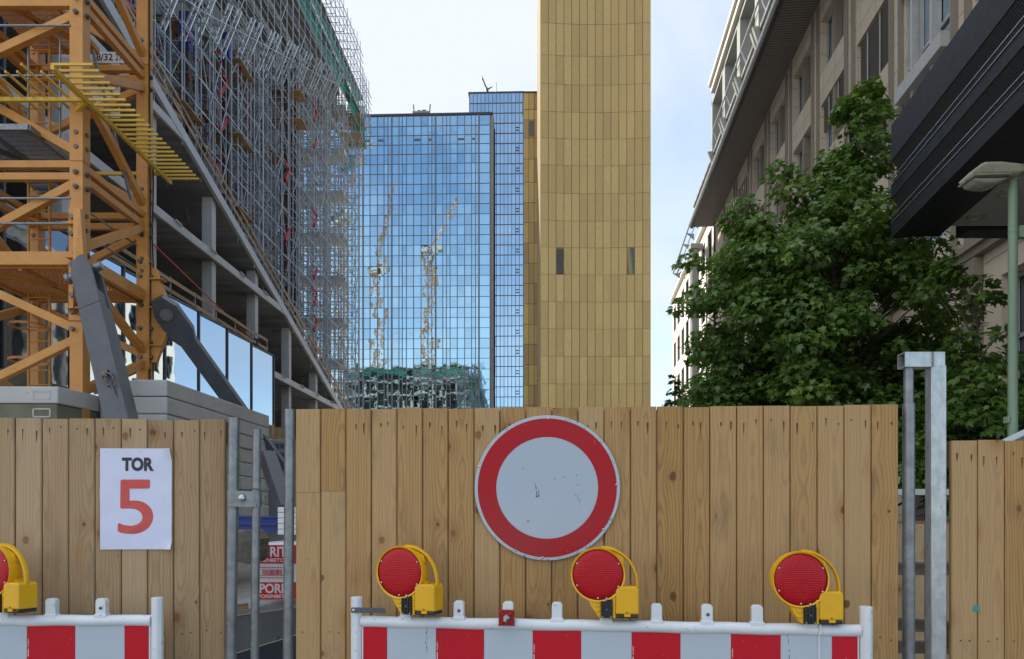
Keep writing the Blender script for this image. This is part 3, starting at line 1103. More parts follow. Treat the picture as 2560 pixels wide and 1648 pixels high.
# rear wing: slab edges over a solid dark block painted as shaded openings, netted at the top
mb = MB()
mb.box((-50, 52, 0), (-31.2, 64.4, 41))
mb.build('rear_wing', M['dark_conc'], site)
for z in [3.5 + 3.7 * k for k in range(11)]:
    mb = MB()
    mb.box((-50.2, 64.41, z), (FX(YE) - 1, 66.4, z + .45))
    mb.build('slab_edge', M['concrete'], site)
for k in range(12):
    x = -49.5 + k * 3.0
    mb = MB()
    mb.box((x - .25, 65.3, 0), (x + .25, 65.8, 36.8))
    mb.build('column', M['concrete'], site)
for y in (28.0, 40.0, 52.0):
    mb = MB()
    mb.box((FX(y) - 9, y - .2, 0), (FX(y) - 5.5, y + .2, min(18.8, slope_z(y) - .4)))
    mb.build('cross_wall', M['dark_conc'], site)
# upper mass
ys = [12, 20, 27, 31, 35.4, 42, 50, 59, YE]
mb = MB()
pts = [(FX(y) - 2.0, y, under_z(y)) for y in ys] + [(FX(YE) - 2.0, YE, 41.2), (FX(12) - 2.0, 12, 41.2)]
mb.prism(pts, (-DEEP, 0, 0))
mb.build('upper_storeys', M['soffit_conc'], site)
for z in (28.2, 32.0, 35.8, 39.3):
    y0 = max(13, 35.4 + (z - 25.5) / .432 * 0 + 0)
    yend = YE
    ystart = 12 if z > 35 else 12
    ycut = 35.4 + (z - 25.5) / .432
    mb = MB()
    y1 = min(ycut, YE) if z < 35 else YE
    mb.box((-.0, 0, 0), (.3, 1, .4)) if False else None
    mb.prism([(FX(12) - 1.98, 12, z), (FX(y1) - 1.98, y1, z), (FX(y1) - 1.75, y1, z), (FX(12) - 1.75, 12, z)], (0, 0, -.35))
    mb.build('slab_edge', M['concrete'], site)
# dark steel columns in the cut
for y, w, blue in ((35.4, .55, 1.8), (39.9, .55, 1.5), (49.0, .6, 0), (50.9, .5, 0)):
    x = FX(y) - .75
    w *= .8
    zb, zt = slope_z(y), under_z(y)
    mb = MB()
    mb.box((x - w / 2, y - w / 2, zb), (x + w / 2, y + w / 2, zt - blue))
    cst = mb.build('steel_column', M['brown_steel'], site)
    if blue:
        mb = MB()
        mb.box((x - w / 2 - .02, y - w / 2 - .02, zt - blue), (x + w / 2 + .02, y + w / 2 + .02, zt))
        mb.build('blue_head', M['blue_steel'], cst)
# glazed front of the lower floors
pyl = [12.4 + .0, 15.7, 18.85, 22.0, 25.15, 28.3, 31.4, 34.5, 37.6, 40.75, 44.1]
for k in range(len(pyl) - 1):
    y0, y1 = pyl[k] + .04, pyl[k + 1] - .04
    rows = [(0.4, 5.7, 'site_glass'), (5.8, 11.02, 'site_glass')] if k > 3 else [(0.4, 5.7, 'dark_glass'), (5.8, 11.02, 'dark_glass')]
    if k < 3:
        rows += [(11.1, 14.5, 'dark_glass'), (14.7, 18.8, 'dark_glass')]
    for zb, zt, mt in rows:
        mb = MB()
        yw = .195
        mb.add([(FX(y0) + .1, y0, zb), (FX(y1) + .1 + yw, y1, zb), (FX(y1) + .1 + yw, y1, zt), (FX(y0) + .1, y0, zt)], [(0, 1, 2, 3)])
        gpn = mb.build('glass_panel', M[mt], site, fix=False)
        mb = MB()
        for yy, e in ((y0, 0), (y1, yw)):
            mb.bar((FX(yy) + .12 + e, yy, zb), (FX(yy) + .12 + e, yy, zt), .08, .1)
        for zz in (zb, zt):
            mb.bar((FX(y0) + .12, y0 + .05, zz), (FX(y1) + .12 + yw, y1 - .05, zz), .1, .06)
        mb.build('frame', M['dark_metal'], gpn)
# edge protection: posts with boards
for (ya, yb, zf, nm) in ((28.0, 44.0, lambda y: 10.33, 'low'), (26, 66, lambda y: slope_z(y) + .06, 'slope'), (22, 33.5, lambda y: 18.93, 'up'), (45, 59.5, lambda y: 10.33, 'r')):
    if nm == 'r':
        continue
    mb, mp = MB(), []
    n = int((yb - ya) / 2.2)
    hs = (1.05, 1.55) if nm == 'low' else (.5, 1.0)
    for k in range(n + 1):
        y = ya + (yb - ya) * k / n
        mp.append(((FX(y) - .08, y, zf(y)), (FX(y) - .08, y, zf(y) + hs[1] + .15)))
        if k < n:
            y2 = ya + (yb - ya) * (k + 1) / n - .03
            for h in hs:
                mb.bar((FX(y) - .03, y, zf(y) + h), (FX(y2) - .03, y2, zf(y2) + h + random.uniform(-.05, .05)), .035, .17)
    gd = mb.build('guard_rail', M['plank'], site)
    for a, b in mp:
        q = MB()
        q.bar(a, b, .06)
        q.build('post', M['galv'], gd)
# drainage brackets on the slab edges
for z, yy in ((14.6, (33, 36.5, 40, 43.4)), (10.3, (46.5, 50, 53.5, 57))):
    for y in yy:
        mb = MB()
        for k in range(3):
            mb.tube((FX(y) + .05, y - .2 + k * .2, z + .05), (FX(y) + .12, y - .1 + k * .2, z - .1), .05, 6)
        mb.build('edge_bracket', M['grey_clad'], site)
mb = MB()
for k in range(8):
    y0, y1 = 31.2 + 1.42 * k, 31.2 + 1.42 * (k + 1)
    z0, z1 = (13.05 - .14 * (y0 - 31.2)), (13.05 - .14 * (y1 - 31.2))
    mb.tube((FX(y0) - .2, y0, z0), (FX(y1) - .2, y1, z1), .035, 5)
sl_ = mb.build('safety_line', M['orange_strap'], site)
mb = MB()
yy = 42.3
mb.sphere((FX(yy) - .15, yy, 11.25), .22, 8, 6, (1, .8, 1.7))
mb.sphere((FX(yy) - .1, yy + .05, 11.55), .16, 8, 5, (1, 1.4, .8))
mb.build('ratchet_bag', M['cloth_dark'], sl_)

# ------------------------------------------------------------------ falsework: shoring towers in the cut
def shore_tower(x, y, w, zb, zt, seed, kind):
    rg = random.Random(seed)
    lab = {'plain': 'slim grey steel shoring tower in the forest of props between sloping deck and overhang',
           'stair': 'grey shoring tower carrying zigzag red stair flights inside the construction site scaffold',
           'deck': 'grey shoring tower with tan timber decks stacked through its height under the overhang'}[kind]
    root = thing('shoring_tower', lab, 'scaffold tower', (x, y, zb), 'shoring towers under the overhang' if kind == 'plain' else ('shoring towers with red stairs' if kind == 'stair' else 'shoring towers with timber decks'))
    h = w / 2
    r = .034
    st = le = br = MB()
    cs = [(x - h, y - h), (x + h, y - h), (x + h, y + h), (x - h, y + h)]
    for cx_, cy_ in cs:
        st.tube((cx_, cy_, zb - .4), (cx_, cy_, zt), r, 4, caps=False)
    if kind == 'plain' and rg.random() < .6:
        st.tube((x, y - h, zb - .4), (x, y - h, zt), r, 4, caps=False)
    z = zb + rg.uniform(.1, .8)
    k = 0
    lift = rg.choice((1.0, 1.0, 1.5))
    while z < zt - .3:
        for a, b in ((0, 1), (1, 2), (2, 3), (3, 0)):
            le.tube((*cs[a], z), (*cs[b], z), r * .85, 4, caps=False)
        z2 = z + lift * 2
        if k % 2 == 0 and z2 < zt:
            f = k % 4 < 2
            for a, b in ((0, 1), (1, 2)) if rg.random() < .6 else ((0, 1), (3, 0)):
                p, q = (cs[a], cs[b]) if f else (cs[b], cs[a])
                br.tube((*p, z), (*q, z2), r * .75, 4, caps=False)
        z += lift
        k += 1
    st.build('lattice', M['tube'], root, fix=False)
    for cx_, cy_ in cs:
        hf = bpy.data.objects.new('head_fork', HEAD)
        col.objects.link(hf)
        hf.parent = root
        hf.location = (cx_ - x, cy_ - y, zt - zb)
    if kind == 'stair':
        z = zb + .5
        f = 1
        while z < zt - 2.2:
            if rg.random() < .3:
                z += 1.9
                continue
            mb = MB()
            mb.bar((x + h * 1.06, y - .1 * h, z), (x + h * 1.06, y + h * 1.0, z + .95), .1, .26)
            if rg.random() < .7:
                mb.bar((x + h * 1.06, y - h * (.95 if f > 0 else .1), z + 1.08), (x + h * 1.06, y + h * 1.05, z + 1.08), .08, .16)
            mb.build('stair_flight', M['red_steel'], root)
            z += 1.9
            f = -f
    if kind == 'deck':
        z = zb + 1.4
        while z < zt - 1.5:
            mb = MB()
            for q in range(5):
                yy = y - h * 1.5 + q * h * .62
                mb.box((x - h * 1.2, yy, z), (x + h * 1.35, yy + h * .58, z + .06))
            mb.build('deck', M['plank'], root)
            z += 4.0
    return root


_h = MB()
_h.bar((-.16, 0, -.05), (.16, 0, -.05), .1)
_h.bar((-.15, 0, 0), (-.15, 0, .12), .03, .1)
_h.bar((.15, 0, 0), (.15, 0, .12), .03, .1)
_ho = _h.build('head_fork', M['tube'])
HEAD = _ho.data
bpy.data.objects.remove(_ho)
SHORE = []
rg = random.Random(21)
for r_, off in enumerate((1.0, 3.0, 5.2, 7.6, 10.4)):
    y = 27.6 + r_ * .9
    k = 0
    while y < 64.5:
        x = FX(y) - off + rg.uniform(-.25, .25)
        zb, zt = slope_z(y), under_z(y) - .15
        if zt - zb > 2.5:
            kind = 'plain'
            if r_ < 3 and k in ((1, 5, 9, 12), (2, 6, 8, 11), (1, 4, 7))[r_]:
                kind = 'stair'
            elif r_ < 2 and k in ((3, 6), (3, 8))[r_]:
                kind = 'deck'
            shore_tower(x, y, 1.45, zb, zt, int(y * 100) + r_, kind)
        y += rg.uniform(2.0, 2.4) + (.25 if r_ > 2 else 0)
        k += 1
# red coupler sleeves and small fittings on the front row belong to the facade scaffold below

# ------------------------------------------------------------------ facade scaffold round the overhang
fs = thing('facade_scaffold', 'tube scaffold with green netting and raking beams hung round the upper storeys', 'scaffold', (FX(50), 50, 24))
st = le = br = MB()
dks = {}
ystep = 1.05
def bulge(y):
    t_ = min(1, max(0, (y - 44) / 16))
    return .1 + .55 * t_ * t_ * (3 - 2 * t_)


y = 30.0
i = 0
while y < YE + 1.0:
    zb = under_z(min(y, YE)) + (.2 if y > 33 else .4)
    for off, zz in ((bulge(y), 42.2 if y < 64.6 else 40.5), (-.9, 40.6)):
        st.tube((FX(y) + off, y, zb - rg.uniform(-.1, .5)), (FX(y) + off, y, zz + rg.uniform(-.3, .3)), .035, 4, caps=False)
    y2 = y + ystep
    zb2 = under_z(min(y2, YE)) + .2
    for k in range(10):
        z = 41.6 - k * 1.9
        if k == 0 and y > 64:
            continue
        if z < zb2:
            break
        le.tube((FX(y) + bulge(y), y, z), (FX(y2) + bulge(y2), y2, z), .03, 4, caps=False)
        le.tube((FX(y) + bulge(y), y, z - .6), (FX(y2) + bulge(y2), y2, z - .6), .028, 4, caps=False)
        le.tube((FX(y) + bulge(y), y, z - 1.2), (FX(y2) + bulge(y2), y2, z - 1.2), .028, 4, caps=False)
        le.tube((FX(y) + bulge(y), y, z), (FX(y) - .9, y, z), .03, 4, caps=False)
        if k:
            dks.setdefault(k, MB()).bar((FX(y) - .4, y - .01, z - .08), (FX(y2) - .4, y2 + .01, z - .08), .7, .05)
        if i % 3 == 0 and k % 2 == 0 and z - 1.9 > zb2:
            br.tube((FX(y) + bulge(y) + .03, y, z - 1.9), (FX(y2) + bulge(y2) + .03, y2, z), .03, 4, caps=False)
    y = y2
    i += 1
# long ledgers running along the open cut
for off in (.25, 1.75):
    zz = 11.0
    while zz < 35.5:
        yy = 28.0
        while yy < 65:
            if slope_z(yy) + .3 < zz < under_z(yy) - .2 and slope_z(yy + 2) < zz < under_z(yy + 2):
                le.tube((FX(yy) - off, yy, zz), (FX(yy + 2) - off, yy + 2, zz), .034, 4, caps=False)
            yy += 2
        zz += 1.9 if off > 1 else 1.45
yy = 29.0
while yy < 65.5:
    if under_z(yy) - slope_z(yy) > 2:
        st.tube((FX(yy) - .25, yy, slope_z(yy)), (FX(yy) - .25, yy, under_z(yy) + .3), .036, 4, caps=False)
        if int(yy * 10) % 3 != 0:
            zz = slope_z(yy) + 1
            while zz + 2.9 < under_z(yy):
                br.tube((FX(yy) - .22, yy, zz), (FX(yy + 1.3) - .22, yy + 1.3, zz + 2.9), .03, 4, caps=False) if int(zz) % 3 == 0 else None
                zz += 2.9
    yy += 1.3
# slanting tube line that follows the overhang
for off in (-.8, .1):
    for k in range(30):
        y0, y1 = 31 + k * 1.15, 31 + (k + 1) * 1.15
        le.tube((FX(y0) + off, y0, under_z(y0) + .1), (FX(y1) + off, y1, under_z(min(y1, YE)) + .1), .032, 4, caps=False)
# end tower below the overhang, climbing from the deck to the roof
xe = FX(YE) - .5
for ax in range(5):
    for ay in range(3):
        X, Yq = xe - ax * 1.25, YE - .6 + ay * 1.2
        st.tube((X, Yq, slope_z(YE) - 6), (X, Yq, 40.5), .035, 4, caps=False)
z = 4.0
k = 0
while z < 40:
    for ay in range(3):
        Yq = YE - .6 + ay * 1.2
        le.tube((xe, Yq, z), (xe - 5, Yq, z), .03, 4, caps=False)
    for ax in range(5):
        le.tube((xe - ax * 1.25, YE - .6, z), (xe - ax * 1.25, YE + 1.8, z), .03, 4, caps=False)
    if k % 2 == 0:
        for ax in range(0, 4, 2):
            br.tube((xe - ax * 1.25, YE - .62, z), (xe - (ax + 1) * 1.25, YE - .62, z + 1.9), .03, 4, caps=False)
        br.tube((xe + .03, YE - .6, z), (xe + .03, YE + .6, z + 1.9), .03, 4, caps=False)
    z += .95
    k += 1
# corner bracket fan carrying the end of the scaffold
for k in range(5):
    zz = 34.2 - k * .2
    br.tube((xe - .6, YE + .3, 31.0), (xe + .75, YE - .4 + k * .5, 35.4), .04, 4, caps=False)
for q in range(4):
    st.tube((xe + .75, YE - .8 + q * .9, 35.2), (xe + .75, YE - .8 + q * .9, 41.6), .035, 4, caps=False)
st.build('tube_frame', M['tube'], fs, fix=False)
for dk in dks.values():
    dk.build('deck', M['blind'], fs)
mb = MB()
for lev in (35.2, 36.9):
    mb = MB()
    for q in range(4):
        mb.box((xe - 1.2 + q * .5, YE - .9, lev), (xe - .74 + q * .5, YE + 2.0, lev + .06))
    mb.build('end_deck', M['plank'], fs)


def net_strip(pts_lo, pts_hi, seed):
    mb = MB()
    rg2 = random.Random(seed)
    n = len(pts_lo)
    vs, fs_ = [], []
    m = 4
    for i in range(n):
        for j in range(m + 1):
            p = V(pts_lo[i]).lerp(V(pts_hi[i]), j / m)
            p.x += rg2.uniform(-.1, .1)
            p.y += rg2.uniform(-.1, .1)
            vs.append(p)
    for i in range(n - 1):
        for j in range(m):
            if rg2.random() < .06:
                continue
            fs_.append((i * (m + 1) + j, (i + 1) * (m + 1) + j, (i + 1) * (m + 1) + j + 1, i * (m + 1) + j + 1))
    mb.add(vs, fs_)
    o = mb.build('safety_net', M['net'], fs, fix=False)
    return o


lo, hi = [], []
for k in range(24):
    y = 40 + k * (YE + .6 - 40) / 23
    lo.append((FX(y) - .2, y, 36.0 + .02 * (y - 40)))
    hi.append((FX(y) - .2, y, 38.9 + .02 * (y - 40)))
net_strip(lo, hi, 2)
net_strip([(xe + .8 - k * .4, YE + .9, 34.9) for k in range(5)], [(xe + .8 - k * .4, YE + .9, 38.6) for k in range(5)], 6)
net_strip([(xe - .1 - k * .5, YE + .4, 31.9 + .2 * k) for k in range(4)], [(xe - .0 - k * .5, YE + .4, 33.9) for k in range(4)], 9)
# raking lattice beams in pairs along the overhang line
for k in range(18):
    y = 33.0 + k * 1.5 + (.35 if k % 2 else 0)
    z = under_z(y) - .1
    mb = MB()
    for d in (0,):
        a, b = V((FX(y) - .75, y + d, z - 1.25)), V((FX(y) + .25, y + d, z + 1.25))
        mb.bar(a, b, .08, .08)
        mb.bar(a + V((.2, 0, -.1)), b + V((.2, 0, -.1)), .08, .08)
        for q in range(6):
            c = a.lerp(b, q / 6)
            e = a.lerp(b, (q + 1) / 6)
            mb.bar(c, e + V((.2, 0, -.1)), .035)
    mb.build('raking_beam', M['alum'], fs, fix=False)
# timber decks standing out in the open cut
for px0, px1, py, yy in ((450, 520, 192, 36), (450, 516, 272, 36), (445, 520, 360, 36), (383, 445, 316, 32.6), (392, 444, 46, 33), (665, 752, 226, 45.5), (665, 755, 298, 45.5), (640, 700, 384, 44), (762, 792, 178, 52), (800, 838, 212, 57)):
    yy *= 1.07
    a, b = P(px0, py, yy), P(px1, py, yy)
    mb = MB()
    n = 4
    for q in range(n):
        mb.box((a.x, yy + q * .36, a.z), (b.x, yy + q * .36 + .345, a.z + .07))
    mb.build('deck', M['plank'], fs)
# netting along the top of the far end
net_strip([(-48 + k * 2.4, YE + .7, 38.0 + .5 * (k % 3)) for k in range(14)], [(-48 + k * 2.4, YE + .7, 40.0) for k in range(14)], 31)
net_strip([(-40 + k * 2.2, YE + .7, 12.6 + .7 * (k % 2)) for k in range(9)], [(-40 + k * 2.2, YE + .7, 18 + k * .5) for k in range(9)], 33)
# red coupler heads
mb = MB()
for k in range(420):
    y = rg.uniform(29, 64)
    x = FX(y) - rg.choice((.25, 1.0, 1.7, 2.9))
    z = rg.uniform(slope_z(y) + .3, under_z(y))
    mb.box((x - .05, y - .05, z - .045), (x + .05, y + .05, z + .045))
o = mb.build('coupler', M['red_steel'], fs)
o['kind'] = 'stuff'

# ------------------------------------------------------------------ cranes over the site (seen mirrored in the glass)
def far_crane(x, y, h, label, jib):
    root = thing('luffing_crane', label, 'crane', (x, y, 0))
    leg, br = MB(), MB()
    w = 1.1
    for sx in (-w, w):
        for sy in (-w, w):
            leg.bar((x + sx, y + sy, 0), (x + sx, y + sy, h), .28)
    k = 0
    z = 20
    while z < h:
        for a, b in (((-w, w), (w, w)), ((w, w), (w, -w)), ((w, -w), (-w, -w)), ((-w, -w), (-w, w))):
            br.bar((x + a[0], y + a[1], z), (x + b[0], y + b[1], min(z + 2.2, h)), .14)
        z += 2.2
    leg.build('leg', M['crane'], root)
    br.build('bracing', M['crane'], root)
    mb = MB()
    mb.box((x - 1.6, y - 1.6, h), (x + 1.6, y + 1.6, h + 1.1))
    mb.box((x + 1.2, y - 1, h + 1.1), (x + 2.8, y + 1, h + 3.2))
    mb.build('cab', M['white_render'], root)
    mb = MB()
    top = V((x + jib[0], y + jib[1], h + jib[2]))
    for d in (-.6, .6):
        mb.bar((x + d, y, h + 1.1), top + V((d, 0, 0)), .2)
    mb.bar((x, y, h + 2.4), top + V((0, 0, 1)), .2)
    for q in range(14):
        c = V((x - .6, y, h + 1.1)).lerp(top + V((-.6, 0, 0)), q / 14)
        e = V((x + .6, y, h + 1.1)).lerp(top + V((.6, 0, 0)), (q + 1) / 14)
        mb.bar(c, e, .12)
        mb.bar(e, V((x, y, h + 2.4)).lerp(top + V((0, 0, 1)), (q + 1) / 14), .12)
    mb.build('jib', M['crane'], root)
    mb = MB()
    mb.box((x - jib[0] * .12 - 1.3, y - 1.4, h + .2), (x - jib[0] * .12 + 1.3, y + 1.4, h + 2.8))
    mb.build('counterweight', M['dark_metal'], root)


far_crane(-56.0, 45.0, 88.0, 'yellow lattice crane mirrored in the leftmost panes of the glass tower', (10, 6, 22))
far_crane(-44.0, 50.0, 70.0, 'yellow lattice crane mirrored left of the middle of the glass tower', (5, 3, 24))
far_crane(-29.5, 48.0, 76.0, 'yellow lattice crane mirrored in the middle of the glass tower', (9, 4, 14))
# ------------------------------------------------------------------ stone building on the right
KX_ = 0.089


def WX(y):
    return 9.5 + KX_ * y


Y0R, Y1R = 1.0, 51.0
frw = Fr((WX(Y1R), Y1R), (WX(Y0R), Y0R))         # s runs from the far end towards the viewer, o points into the street
kk = math.hypot(1, KX_)


def sy(y):
    return (Y1R - y) * kk


stone = thing('stone_building', 'beige stone office building with an overhanging eave, dormers and black entrance canopy', 'building', frw.pt(25, -4, 0))
ZE = 21.7
bays = []
y = 26.4 + 3.75 * 6
while y > Y0R:
    if y + 2.6 < Y1R - .3:
        bays.append((sy(y + 2.55), sy(y)))
    y -= 3.75
rows = [(8.8, 10.9), (12.1, 14.2), (15.4, 17.5), (18.7, 20.8)]
OR = next(b for b in bays if abs(b[1] - sy(18.9)) < .6)      # the bay filled by a tall glazed oriel


def facade(mb, fr, s0, s1, z0, z1, holes, deep):
    S = sorted(set([s0, s1] + [h[0] for h in holes] + [h[1] for h in holes]))
    Z = sorted(set([z0, z1] + [h[2] for h in holes] + [h[3] for h in holes]))
    for i in range(len(S) - 1):
        for j in range(len(Z) - 1):
            a, b, c, d = S[i], S[i + 1], Z[j], Z[j + 1]
            ms, mz = (a + b) / 2, (c + d) / 2
            if any(h[0] < ms < h[1] and h[2] < mz < h[3] for h in holes):
                continue
            mb.add([fr.pt(a, 0, c), fr.pt(b, 0, c), fr.pt(b, 0, d), fr.pt(a, 0, d)], [(0, 1, 2, 3)], [(a, c), (b, c), (b, d), (a, d)])
    for a, b, c, d in holes:
        for p, q in (((a, c), (b, c)), ((b, c), (b, d)), ((b, d), (a, d)), ((a, d), (a, c))):
            mb.add([fr.pt(p[0], 0, p[1]), fr.pt(q[0], 0, q[1]), fr.pt(q[0], -deep, q[1]), fr.pt(p[0], -deep, p[1])], [(0, 3, 2, 1)],
                   [(p[0] + .1, p[1] + .1), (q[0] + .1, q[1] + .1), (q[0] + .2, q[1] + .2), (p[0] + .2, p[1] + .2)])


holes = []
for b in bays:
    for zb, zt in rows:
        if b is OR and zb > 9:
            continue
        holes.append((b[0], b[1], zb, zt))
holes.append((OR[0], OR[1], 12.1, 20.8))
tall = next(b for b in bays if abs(b[1] - sy(22.65)) < .6)
big = [(sy(16.6), sy(13.2), .6, 6.9), (sy(12.6), sy(9.2), .6, 6.9), (sy(8.4), sy(5), .6, 6.9), (sy(21.9), sy(18.2), .6, 6.2), (sy(26.9), sy(23.4), .6, 6.2), (sy(32), sy(28.5), .6, 6.2), (sy(37), sy(33.5), .6, 6.2)]
mb = MB()
facade(mb, frw, 0, frw.L, 0.1, ZE, holes + big, .42)
mb.build('wall', M['stone'], stone, fix=False)
mb = MB(frw.M())
mb.box((0, .5, 0), (frw.L, 12, ZE - .1))
mb.build('core', M['dark_metal'], stone)
# pilaster strips beside the windows and a cornice over the ground floor
for b in bays:
    for s in (b[0] - .42, b[1] + .12):
        mb = MB(frw.M())
        mb.box((s, -.05, 7.95), (s + .3, .02, ZE))
        mb.build('pilaster', M['stone'], stone)
mb = MB(frw.M())
mb.box((0, -.22, 7.6), (frw.L, .02, 7.78))
mb.box((0, -.32, 7.78), (frw.L, .02, 7.94))
mb.build('cornice', M['stone'], stone)
for y in (17.6, 22.6, 27.6, 32.7):
    mb = MB(frw.M())
    mb.box((sy(y) - .28, -.2, .1), (sy(y) + .28, .02, 7.58))
    mb.box((sy(y) - .36, -.3, 5.4), (sy(y) + .36, -.2, 5.6))
    mb.build('ground_pilaster', M['stone'], stone)
# mid piers inside the openings
for b in bays:
    for zb, zt in rows:
        if b is OR or (b is tall and zb > 15 and zb < 18):
            continue
        m = (b[0] + b[1]) / 2 + .1
        mb = MB(frw.M())
        mb.box((m - .16, .04, zb), (m + .16, .36, zt))
        mb.build('pier', M['stone'], stone)


def window(s0, s1, zb, zt, blind=False, n=2, deep=.30, glass='win_glass', trans=()):
    mb = MB()
    mb.add([frw.pt(s0, -deep, zb), frw.pt(s1, -deep, zb), frw.pt(s1, -deep, zt), frw.pt(s0, -deep, zt)], [(0, 1, 2, 3)])
    w = mb.build('window', M[glass], stone, fix=False)
    mb = MB(frw.M())
    for k in range(n + 1):
        s = s0 + .04 + (s1 - s0 - .08) * k / n
        mb.box((s - .045, deep - .08, zb), (s + .045, deep - .01, zt))
    for z in (zb + .045, zt - .045) + tuple(trans):
        mb.box((s0, deep - .07, z - .045), (s1, deep - .012, z + .045))
    mb.build('frame', M['frame_light'], w)
    if blind:
        mb = MB(frw.M())
        z = zt - .05
        zl = zb + (zt - zb) * blind
        while z > zl:
            mb.add([(s0 + .05, deep - .2, z), (s1 - .05, deep - .2, z), (s1 - .05, deep - .14, z - .07), (s0 + .05, deep - .14, z - .07)], [(0, 1, 2, 3)])
            z -= .08
        mb.build('blind', M['blind'], w, fix=False)
        mb = MB(frw.M())
        for s in (s0 + .75, s0 + 1.75):
            mb.box((s - .025, deep - .24, zl), (s + .025, deep - .215, zt))
        mb.build('blind_guide', M['frame_light'], w)


rgw = random.Random(12)
for b in bays:
    for zb, zt in rows:
        if b is OR and zb > 9:
            continue
        bl = rgw.choice((0, 0, 0, .5))
        if b is tall and 15 < zb < 18:
            bl = .02
        window(b[0], b[1], zb, zt, bl, 4)
for h in big:
    window(h[0], h[1], h[2], h[3], False, 3, .36, 'dark_glass', (h[3] - 1.4,))
# tall oriel window
window(OR[0], OR[1], 12.1, 20.8, False, 3, .12, 'site_glass', (14.4, 17.1))
mb = MB(frw.M())
mb.box((OR[0] - .1, -.28, 13.45), (OR[1] + .1, .1, 13.85))
mb.box((OR[0] - .1, -.18, 16.55), (OR[1] + .1, .1, 16.75))
mb.bar((OR[0], -.2, 17.6), (OR[1], -.2, 17.6), .06)
for s in (OR[0] + .7, OR[1] - .7):
    mb.box((s - .06, -.15, 12.1), (s + .06, .1, 20.8))
mb.build('oriel_frame', M['frame_light'], stone)
# eave: slatted soffit, stepped gutter edge
mb = MB(frw.M())
mb.box((-.6, -1.45, ZE - .02), (frw.L, .3, ZE + .05))
mb.build('soffit', M['slats'], stone)
mb = MB(frw.M())
mb.box((-.65, -1.62, ZE - .1), (frw.L, -1.455, ZE + .16))
mb.build('gutter', M['dark_metal'], stone)
mb = MB(frw.M())
mb.box((-.65, -1.76, ZE - .02), (frw.L, -1.625, ZE + .06))
mb.box((-.65, -1.72, ZE + .2), (frw.L, -1.5, ZE + .27))
mb.build('gutter_trim', M['alum'], stone)
# roof storey with dormers
mb = MB(frw.M())
s0 = sy(43.0)
mb.box((-.6, -1.35, ZE + .1), (frw.L, .3, ZE + 1.35))
mb.box((-.6, -1.45, ZE + 1.35), (frw.L, -.9, ZE + 1.5))
mb.build('parapet', M['grey_clad'], stone)
mb = MB(frw.M())
mb.box((s0, -.25, ZE + 1.3), (frw.L, 6, ZE + 5.0))
mb.build('roof_wall', M['grey_clad'], stone)
mb = MB(frw.M())
mb.box((s0 - .3, -1.7, ZE + 4.6), (frw.L, 6, ZE + 4.95))
mb.box((s0 - .3, -1.85, ZE + 4.95), (frw.L, 6, ZE + 5.15))
mb.build('roof_cornice', M['white_render'], stone)
y = 44.2
k = 0
while y > 22:
    a, b = sy(y), sy(y - 3.75)
    d = None
    mb = MB(frw.M())
    c = .5
    # splayed cheeks and head of one dormer
    for s, e in ((a, 1), (b, -1)):
        mb.prism([(s, -1.5, ZE + 1.5), (s + e * .35, -1.5, ZE + 1.5), (s + e * .8, -.28, ZE + 1.5), (s, -.28, ZE + 1.5)], (0, 0, 3.1))
        mb.prism([(s + e * .1, -1.36, ZE + .3), (s + e * .1, -1.75, ZE + 1.5), (s + e * .1, -1.36, ZE + 1.5)], (e * .2, 0, 0))
    mb.prism([(a, -1.5, ZE + 4.59), (a, -.28, ZE + 4.59), (a, -.28, ZE + 4.0), (a, -1.5, ZE + 4.3)], (b - a, 0, 0))
    d = mb.build('dormer', M['grey_clad'], stone)
    mb = MB(frw.M())
    z = ZE + 4.0
    while z > ZE + 1.6:
        mb.box((a + .8, -.36, z - .06), (b - .8, -.3, z))
        z -= .085
    mb.build('blind', M['blind'], d)
    y -= 3.75
    k += 1
mb = MB(frw.M())
mb.tube((s0, -1.62, ZE + 2.25), (frw.L, -1.62, ZE + 2.25), .045, 6)
for q in range(12):
    s = s0 + q * 3.75
    if s < frw.L:
        mb.tube((s, -1.62, ZE + 2.25), (s, -1.3, ZE + 1.4), .04, 6)
mb.build('roof_rail', M['alum'], stone)
mb = MB(frw.M())
mb.box((-.4, -.3, ZE + 1.5), (s0 - .4, 6, ZE + 2.3))
mb.box((-.4, -.5, ZE + 2.3), (s0 - .4, 6, ZE + 2.45))
mb.build('end_roof', M['grey_clad'], stone)

